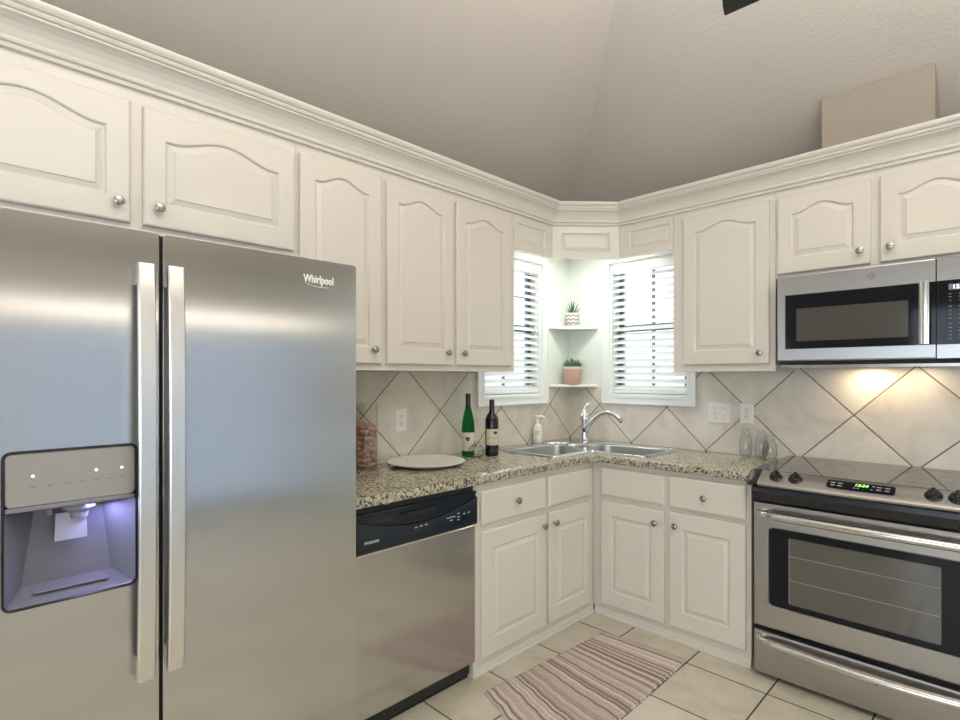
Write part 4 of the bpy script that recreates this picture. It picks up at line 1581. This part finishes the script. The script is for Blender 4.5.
# cork jar
jc = Vector((0.078, -1.80, CT))
jar = thing('glass_jar', 'tall clear glass cylinder jar half full of corks beside the refrigerator', 'jar', jc)
JR, JH = 0.058, 0.318
MB().lathe([(JR - 0.004, 0), (JR, 0.003), (JR, JH - 0.002), (JR - 0.001, JH), (JR - 0.003, JH), (JR - 0.0035, JH - 0.002), (JR - 0.0035, 0.012), (JR - 0.006, 0.009), (0.001, 0.009)], jc, n=48).build('jar_wall', 'jar_glass', jar, 40)
proto = None
rc_, lc_ = 0.0108, 0.042
CORKS = [(-0.0049, 0.0308, 0.0108, 1.46, -0.0),
         (-0.0207, -0.034, 0.0108, 2.6, 0.0),
         (0.0394, 0.003, 0.0108, -1.5, 0.0),
         (-0.031, -0.0032, 0.0108, -0.35, -0.0),
         (0.0152, -0.0276, 0.0108, -1.75, -0.0),
         (0.0161, 0.0233, 0.0108, 1.46, -0.0),
         (-0.0269, 0.0304, 0.02, 0.74, 0.55),
         (-0.0072, 0.0001, 0.0292, -0.51, 0.04),
         (-0.001, -0.0325, 0.0298, -0.72, 0.17),
         (0.0057, 0.0311, 0.0312, -1.9, 0.02),
         (0.035, -0.0192, 0.0315, -2.07, -0.15),
         (-0.0386, -0.0099, 0.0324, -1.32, 0.0),
         (0.03, 0.0315, 0.0418, 2.36, -1.46),
         (0.03, 0.0091, 0.0476, -3.03, -0.2),
         (-0.0146, 0.0309, 0.0501, -2.02, -0.72),
         (-0.0198, -0.0239, 0.0513, -2.71, 0.21),
         (0.0276, -0.0197, 0.0525, -2.76, -0.44),
         (-0.0391, 0.0048, 0.054, 1.45, 0.0),
         (0.0055, -0.0406, 0.0594, -3.01, -0.68),
         (-0.0177, 0.011, 0.0626, -0.77, -0.83),
         (0.0133, 0.0415, 0.0627, -0.26, 1.46),
         (0.0186, -0.0062, 0.0672, 0.18, 0.64),
         (0.0261, 0.0171, 0.0739, 0.18, 0.53),
         (-0.0061, -0.0405, 0.0778, 2.99, -0.67),
         (-0.0031, -0.0063, 0.0781, -2.05, -0.41),
         (-0.0269, -0.0086, 0.0813, -2.1, -0.51),
         (-0.0098, 0.0318, 0.0829, -0.75, -0.8),
         (0.0212, -0.0235, 0.0846, 2.92, 0.48),
         (-0.0435, 0.0058, 0.0858, 1.31, -1.57),
         (0.0391, -0.011, 0.0949, 1.3, -0.54),
         (0.001, 0.0209, 0.0981, 3.01, 0.68),
         (-0.0353, 0.0259, 0.1006, -2.09, 1.54),
         (-0.024, -0.0176, 0.1017, -3.11, 0.27),
         (0.0295, 0.0265, 0.1027, 2.3, -0.15),
         (0.0079, -0.0011, 0.1049, 2.99, 0.44),
         (-0.006, -0.0405, 0.1054, 2.99, -0.67),
         (0.0053, -0.0201, 0.1158, -0.08, -0.28),
         (0.031, -0.0031, 0.1197, -0.02, -0.36),
         (0.0078, 0.0409, 0.1211, -0.2, 0.84),
         (0.0239, 0.0203, 0.1232, 0.15, 0.29),
         (-0.0174, 0.0085, 0.1241, -2.4, -0.8),
         (-0.0286, -0.0321, 0.1296, -0.71, -1.18),
         (-0.0307, 0.0248, 0.1324, -2.25, -0.03),
         (-0.0296, -0.0088, 0.1332, -3.14, -0.45),
         (0.0007, -0.0323, 0.1373, 0.73, -0.06),
         (0.0387, -0.0098, 0.1389, 1.32, 0.1),
         (0.0112, 0.019, 0.1431, 2.44, 0.03),
         (0.0104, -0.006, 0.1525, 2.61, -0.49),
         (-0.0391, 0.0052, 0.1529, 1.44, 0.09),
         (0.0216, 0.0334, 0.1555, -0.57, -0.22),
         (-0.0184, 0.0048, 0.1601, 1.36, -0.24),
         (-0.0141, -0.0291, 0.1616, -0.2, -0.16),
         (0.0303, 0.0069, 0.1638, 2.81, 0.08),
         (0.0286, -0.028, 0.17, -2.35, 0.18),
         (-0.0047, 0.0312, 0.1744, 1.85, 0.11),
         (0.008, -0.0099, 0.1764, 3.08, -0.56),
         (-0.0295, 0.0098, 0.1794, 2.69, -0.29),
         (-0.0192, -0.0351, 0.1831, -0.51, -0.28),
         (0.0203, 0.0234, 0.1832, 1.09, -0.43),
         (-0.0428, -0.0082, 0.1837, -1.31, 1.47),
         (-0.0289, 0.0326, 0.1849, 0.79, -1.44),
         (0.0397, -0.0023, 0.1863, 1.52, -0.19),
         (0.0027, 0.0313, 0.1947, 0.92, -0.15),
         (-0.003, -0.0103, 0.1952, 0.91, 0.49),
         (0.0118, -0.0381, 0.1966, 0.3, -0.24),
         (-0.0214, -0.0121, 0.2075, -1.69, 0.01)]
for (cx_, cy_, cz_, caz, cel) in CORKS:
    if proto is None:
        mb = MB()
        mb.lathe([(rc_ * 0.9, -lc_ / 2), (rc_, -lc_ / 2 + 0.0015), (rc_, lc_ / 2 - 0.0015), (rc_ * 0.9, lc_ / 2)], (0, 0, 0), (1, 0, 0), 12)
        proto = mb.build('cork', 'cork', None, 40)
        o = proto
        tag(o, 'tan wine cork lying in the tall glass jar', 'cork', 'corks in the glass jar')
    else:
        o = proto.copy()
        C.objects.link(o)
    o.location = (jc.x + cx_, jc.y + cy_, CT + 0.0095 + cz_)
    o.rotation_euler = (0, -cel, caz)

# round plate
pcx = Vector((0.222, -1.535, CT))
mb = MB()
mb.lathe([(0.11, 0.0), (0.115, 0.001), (0.15, 0.006), (0.192, 0.019), (0.196, 0.0225), (0.193, 0.025), (0.188, 0.0235), (0.15, 0.013), (0.11, 0.010), (0.001, 0.009)], (0, 0, 0), n=72)
o = mb.build('serving_plate', 'platter', None, 50)
o.location = pcx
tag(o, 'large round whitewashed serving plate lying on the granite', 'plate')


def label_patch(mb, c, r, z0, z1, a0, a1, d=0.0004):
    n = 16
    lo, hi = [], []
    for k in range(n + 1):
        t = a0 + (a1 - a0) * k / n
        lo.append(c + Vector(((r + d) * math.cos(t), (r + d) * math.sin(t), z0)))
        hi.append(c + Vector(((r + d) * math.cos(t), (r + d) * math.sin(t), z1)))
    mb.loops([lo, hi], closed=False)


def facing(c):
    return math.atan2(cam.location.y - c.y, cam.location.x - c.x)


# green riesling bottle
c = Vector((0.148, -1.172, CT))
bt = thing('wine_bottle', 'tall slim green wine bottle with a dark neck and cream label', 'bottle', c, 'bottles by the sink')
MB().lathe([(0.033, 0), (0.0365, 0.004), (0.0372, 0.02), (0.0372, 0.15), (0.035, 0.185), (0.028, 0.225), (0.020, 0.258), (0.0145, 0.285), (0.0135, 0.30), (0.0135, 0.346), (0.002, 0.347)], c, n=40).build('bottle_glass', 'glass_green', bt, 50)
MB().lathe([(0.0152, 0.278), (0.0146, 0.30), (0.0146, 0.349), (0.013, 0.3515), (0.002, 0.352)], c, n=28, cap0=False).build('neck_foil', 'foil', bt, 40)
fa = facing(c)
mb = MB()
label_patch(mb, c, 0.0372, 0.032, 0.135, fa - 1.5, fa + 1.5)
lb = mb.build('paper_label', 'paper', bt, True)
mb = MB()
for az, zz, rr_ in ((-0.12, 0.102, 0.010), (0.08, 0.104, 0.008), (-0.02, 0.093, 0.008)):
    label_patch(mb, c, 0.0372, zz - rr_ * 0.7, zz + rr_ * 0.7, fa + az - rr_ / 0.0372, fa + az + rr_ / 0.0372, 0.0008)
mb.build('label_emblem', 'maroon', lb, True)
# red wine bottle
c = Vector((0.228, -1.062, CT))
bt = thing('wine_bottle', 'dark red-wine bottle with square shoulders and a cream label', 'bottle', c, 'bottles by the sink')
MB().lathe([(0.034, 0), (0.038, 0.004), (0.0385, 0.02), (0.0385, 0.195), (0.037, 0.21), (0.029, 0.228), (0.018, 0.243), (0.0145, 0.257), (0.0138, 0.27), (0.0138, 0.312), (0.002, 0.3125)], c, n=40).build('bottle_glass', 'wine', bt, 50)
MB().lathe([(0.0152, 0.246), (0.0148, 0.27), (0.0148, 0.3155), (0.013, 0.318), (0.002, 0.3185)], c, n=28, cap0=False).build('neck_foil', 'foil', bt, 40)
fa = facing(c)
mb = MB()
label_patch(mb, c, 0.0385, 0.062, 0.152, fa - 0.95, fa + 1.25)
lb = mb.build('paper_label', 'paper', bt, True)
mb = MB()
label_patch(mb, c, 0.0385, 0.124, 0.140, fa + 0.25, fa + 0.85, 0.0008)
mb.build('label_emblem', 'maroon', lb, True)
mb = MB()
for z0, h in ((0.108, 0.002), (0.098, 0.003), (0.07, 0.003)):
    label_patch(mb, c, 0.0385, z0, z0 + h, fa - 0.4, fa + 0.8, 0.0008)
mb.build('label_print', 'gold', lb, True)
# small round carafe
c = Vector((0.218, -1.176, CT))
mb = MB()
mb.lathe([(0.026, 0), (0.032, 0.002), (0.044, 0.022), (0.0455, 0.036), (0.040, 0.054), (0.024, 0.069), (0.0125, 0.076), (0.0115, 0.082), (0.018, 0.091), (0.0165, 0.0915), (0.0095, 0.083), (0.0105, 0.0755),
          (0.022, 0.067), (0.038, 0.052), (0.0432, 0.036), (0.0415, 0.023), (0.030, 0.006), (0.001, 0.005)], c, n=40)
o = mb.build('glass_carafe', 'carafe_glass', None, 60, origin=c)
tag(o, 'small squat round clear glass carafe in front of the green bottle', 'carafe')

# soap pump bottle
c = Vector((0.048, -0.428, CT))
so = thing('soap_dispenser', 'translucent white soap pump bottle against the left wall tiles', 'soap bottle', c)
MB().lathe([(0.026, 0), (0.029, 0.004), (0.030, 0.03), (0.0295, 0.10), (0.026, 0.118), (0.015, 0.128), (0.011, 0.132), (0.011, 0.138), (0.002, 0.138)], c, n=32).build('bottle', 'soap', so, 50)
mb = MB().lathe([(0.013, 0.1385), (0.013, 0.150), (0.008, 0.152), (0.0045, 0.154), (0.0045, 0.17), (0.009, 0.172), (0.0095, 0.180), (0.002, 0.182)], c, n=20)
mb.tube([c + Vector((-0.012, -0.012, 0.178)), c + Vector((0.022, 0.022, 0.179)), c + Vector((0.034, 0.034, 0.172))], [0.008, 0.007, 0.005], 10)
mb.build('pump', 'plate_white', so, 50)
fa = facing(c)
mb = MB()
label_patch(mb, c, 0.0298, 0.055, 0.085, fa - 0.5, fa + 0.5)
mb.build('paper_label', 'paper', so, True)

# clear vases by the range
for (x, y, h, r), lab in (((1.262, -0.082, 0.158, 0.033), 'clear teardrop glass bottle standing apart, first along from the sink'),
                          ((1.348, -0.095, 0.155, 0.034), 'clear teardrop glass bottle in the middle of three, near the range'),
                          ((1.405, -0.145, 0.140, 0.034), 'clear squat glass bottle closest to the cooktop corner')):
    c = Vector((x, y, CT))
    mb = MB()
    pr = [(r * 0.6, 0), (r * 0.8, 0.003), (r * 1.05, h * 0.2), (r * 1.1, h * 0.36), (r * 0.98, h * 0.58), (r * 0.74, h * 0.76), (r * 0.58, h * 0.88), (r * 0.56, h * 0.96), (r * 0.62, h)]
    inn = [(max(q - 0.0022, 0.001), max(z_, 0.006)) for q, z_ in reversed(pr[1:])]
    mb.lathe(pr + inn + [(0.001, 0.006)], c, n=36)
    o = mb.build('glass_bottle', 'vase_glass', None, 60, origin=c)
    tag(o, lab, 'glass bottle', 'clear glass bottles by the range')

# ------------------------------------------------------------------ rug
q = [(0.712, -1.625), (1.232, -1.80), (1.220, -0.742), (0.780, -0.778)]   # corners: near-left, near-right, far-right, far-left
mb = MB()
bm = mb.bm
uvl = bm.loops.layers.uv.new('UVMap')
nu, nv = 60, 252
gridv = []
for j in range(nv + 1):
    v = j / nv
    row = []
    for i in range(nu + 1):
        u = i / nu
        eu = 0.004 * math.sin(v * 84 * PI * 2 / 2) + 0.003 * math.sin(v * 23 + 1)
        ev = 0.005 * math.sin(u * 9) + 0.003 * math.sin(u * 31)
        p = Vector(q[0]).lerp(Vector(q[1]), u).lerp(Vector(q[3]).lerp(Vector(q[2]), u), v)
        p.x += eu * (1 if u in (0, 1) else 0)
        p.y += ev * (1 - v) * 1.0
        zz = 0.0085 + 0.0016 * math.cos(v * 84 * 2 * PI + 0.3 * math.sin(u * 60)) + 0.0008 * math.sin(u * 170 + j)
        if i in (0, nu) or j in (0, nv):
            zz = 0.001
        row.append((bm.verts.new((p.x, p.y, zz)), u, v))
    gridv.append(row)
for j in range(nv):
    for i in range(nu):
        quad = (gridv[j][i], gridv[j][i + 1], gridv[j + 1][i + 1], gridv[j + 1][i])
        fc = bm.faces.new([t[0] for t in quad])
        for lp, t in zip(fc.loops, quad):
            lp[uvl].uv = (t[1], t[2])
o = mb.build('rug', 'rug', None, True, origin=(0.98, -1.25, 0.0))
tag(o, 'woven rag rug with pink, cream and brown stripes on the tile floor', 'rug')

# ------------------------------------------------------------------ ceiling fan (only one blade tip enters the frame)
hub = Vector((1.904, -2.058, 2.555))
zc = ZW + SL * hub.x if hub.x < -hub.y else ZW + SL * -hub.y
fan = thing('ceiling_fan', 'dark ceiling fan hung from the vault, one blade tip in view', 'fan', hub)
MB().lathe([(0.012, 0.05), (0.012, zc - hub.z)], hub, n=16).build('downrod', 'fan', fan, 40)
MB().lathe([(0.03, zc - hub.z - 0.09), (0.07, zc - hub.z - 0.04), (0.075, zc - hub.z + 0.03)], hub, n=24).build('canopy', 'fan', fan, 40)
MB().lathe([(0.05, -0.07), (0.10, -0.055), (0.115, 0.0), (0.10, 0.05), (0.04, 0.075)], hub, n=32).build('motor_housing', 'fan', fan, 40)
MB().lathe([(0.02, -0.20), (0.075, -0.18), (0.095, -0.13), (0.085, -0.085), (0.05, -0.072)], hub, n=32).build('lamp_shade', 'lamp', fan, 50)
base = math.atan2(0.955, -0.30)
for k in range(5):
    a = base + k * 2 * PI / 5
    d = Vector((math.cos(a), math.sin(a), 0))
    s = Vector((-math.sin(a), math.cos(a), 0))
    tw = math.radians(-10)
    sl = s * math.cos(tw) + Vector((0, 0, 1)) * math.sin(tw)
    nl = d.cross(sl)
    mb = MB()
    out = [(0.17, -0.045), (0.60, -0.056), (0.640, -0.054), (0.645, -0.049), (0.645, 0.049), (0.640, 0.054), (0.60, 0.056), (0.17, 0.045)]
    mb.loops([[hub + d * r + sl * w_ + nl * h for r, w_ in out] for h in (-0.003, 0.003)], True, True)
    bl_ = mb.build('blade', 'fan', fan)
    mb = MB()
    mb.loops([[hub + d * r + sl * w_ + nl * h for r, w_ in ((0.095, -0.02), (0.24, -0.03), (0.24, 0.03), (0.095, 0.02))] for h in (-0.009, -0.0032)], True, True)
    mb.build('blade_iron', 'nickel', bl_)
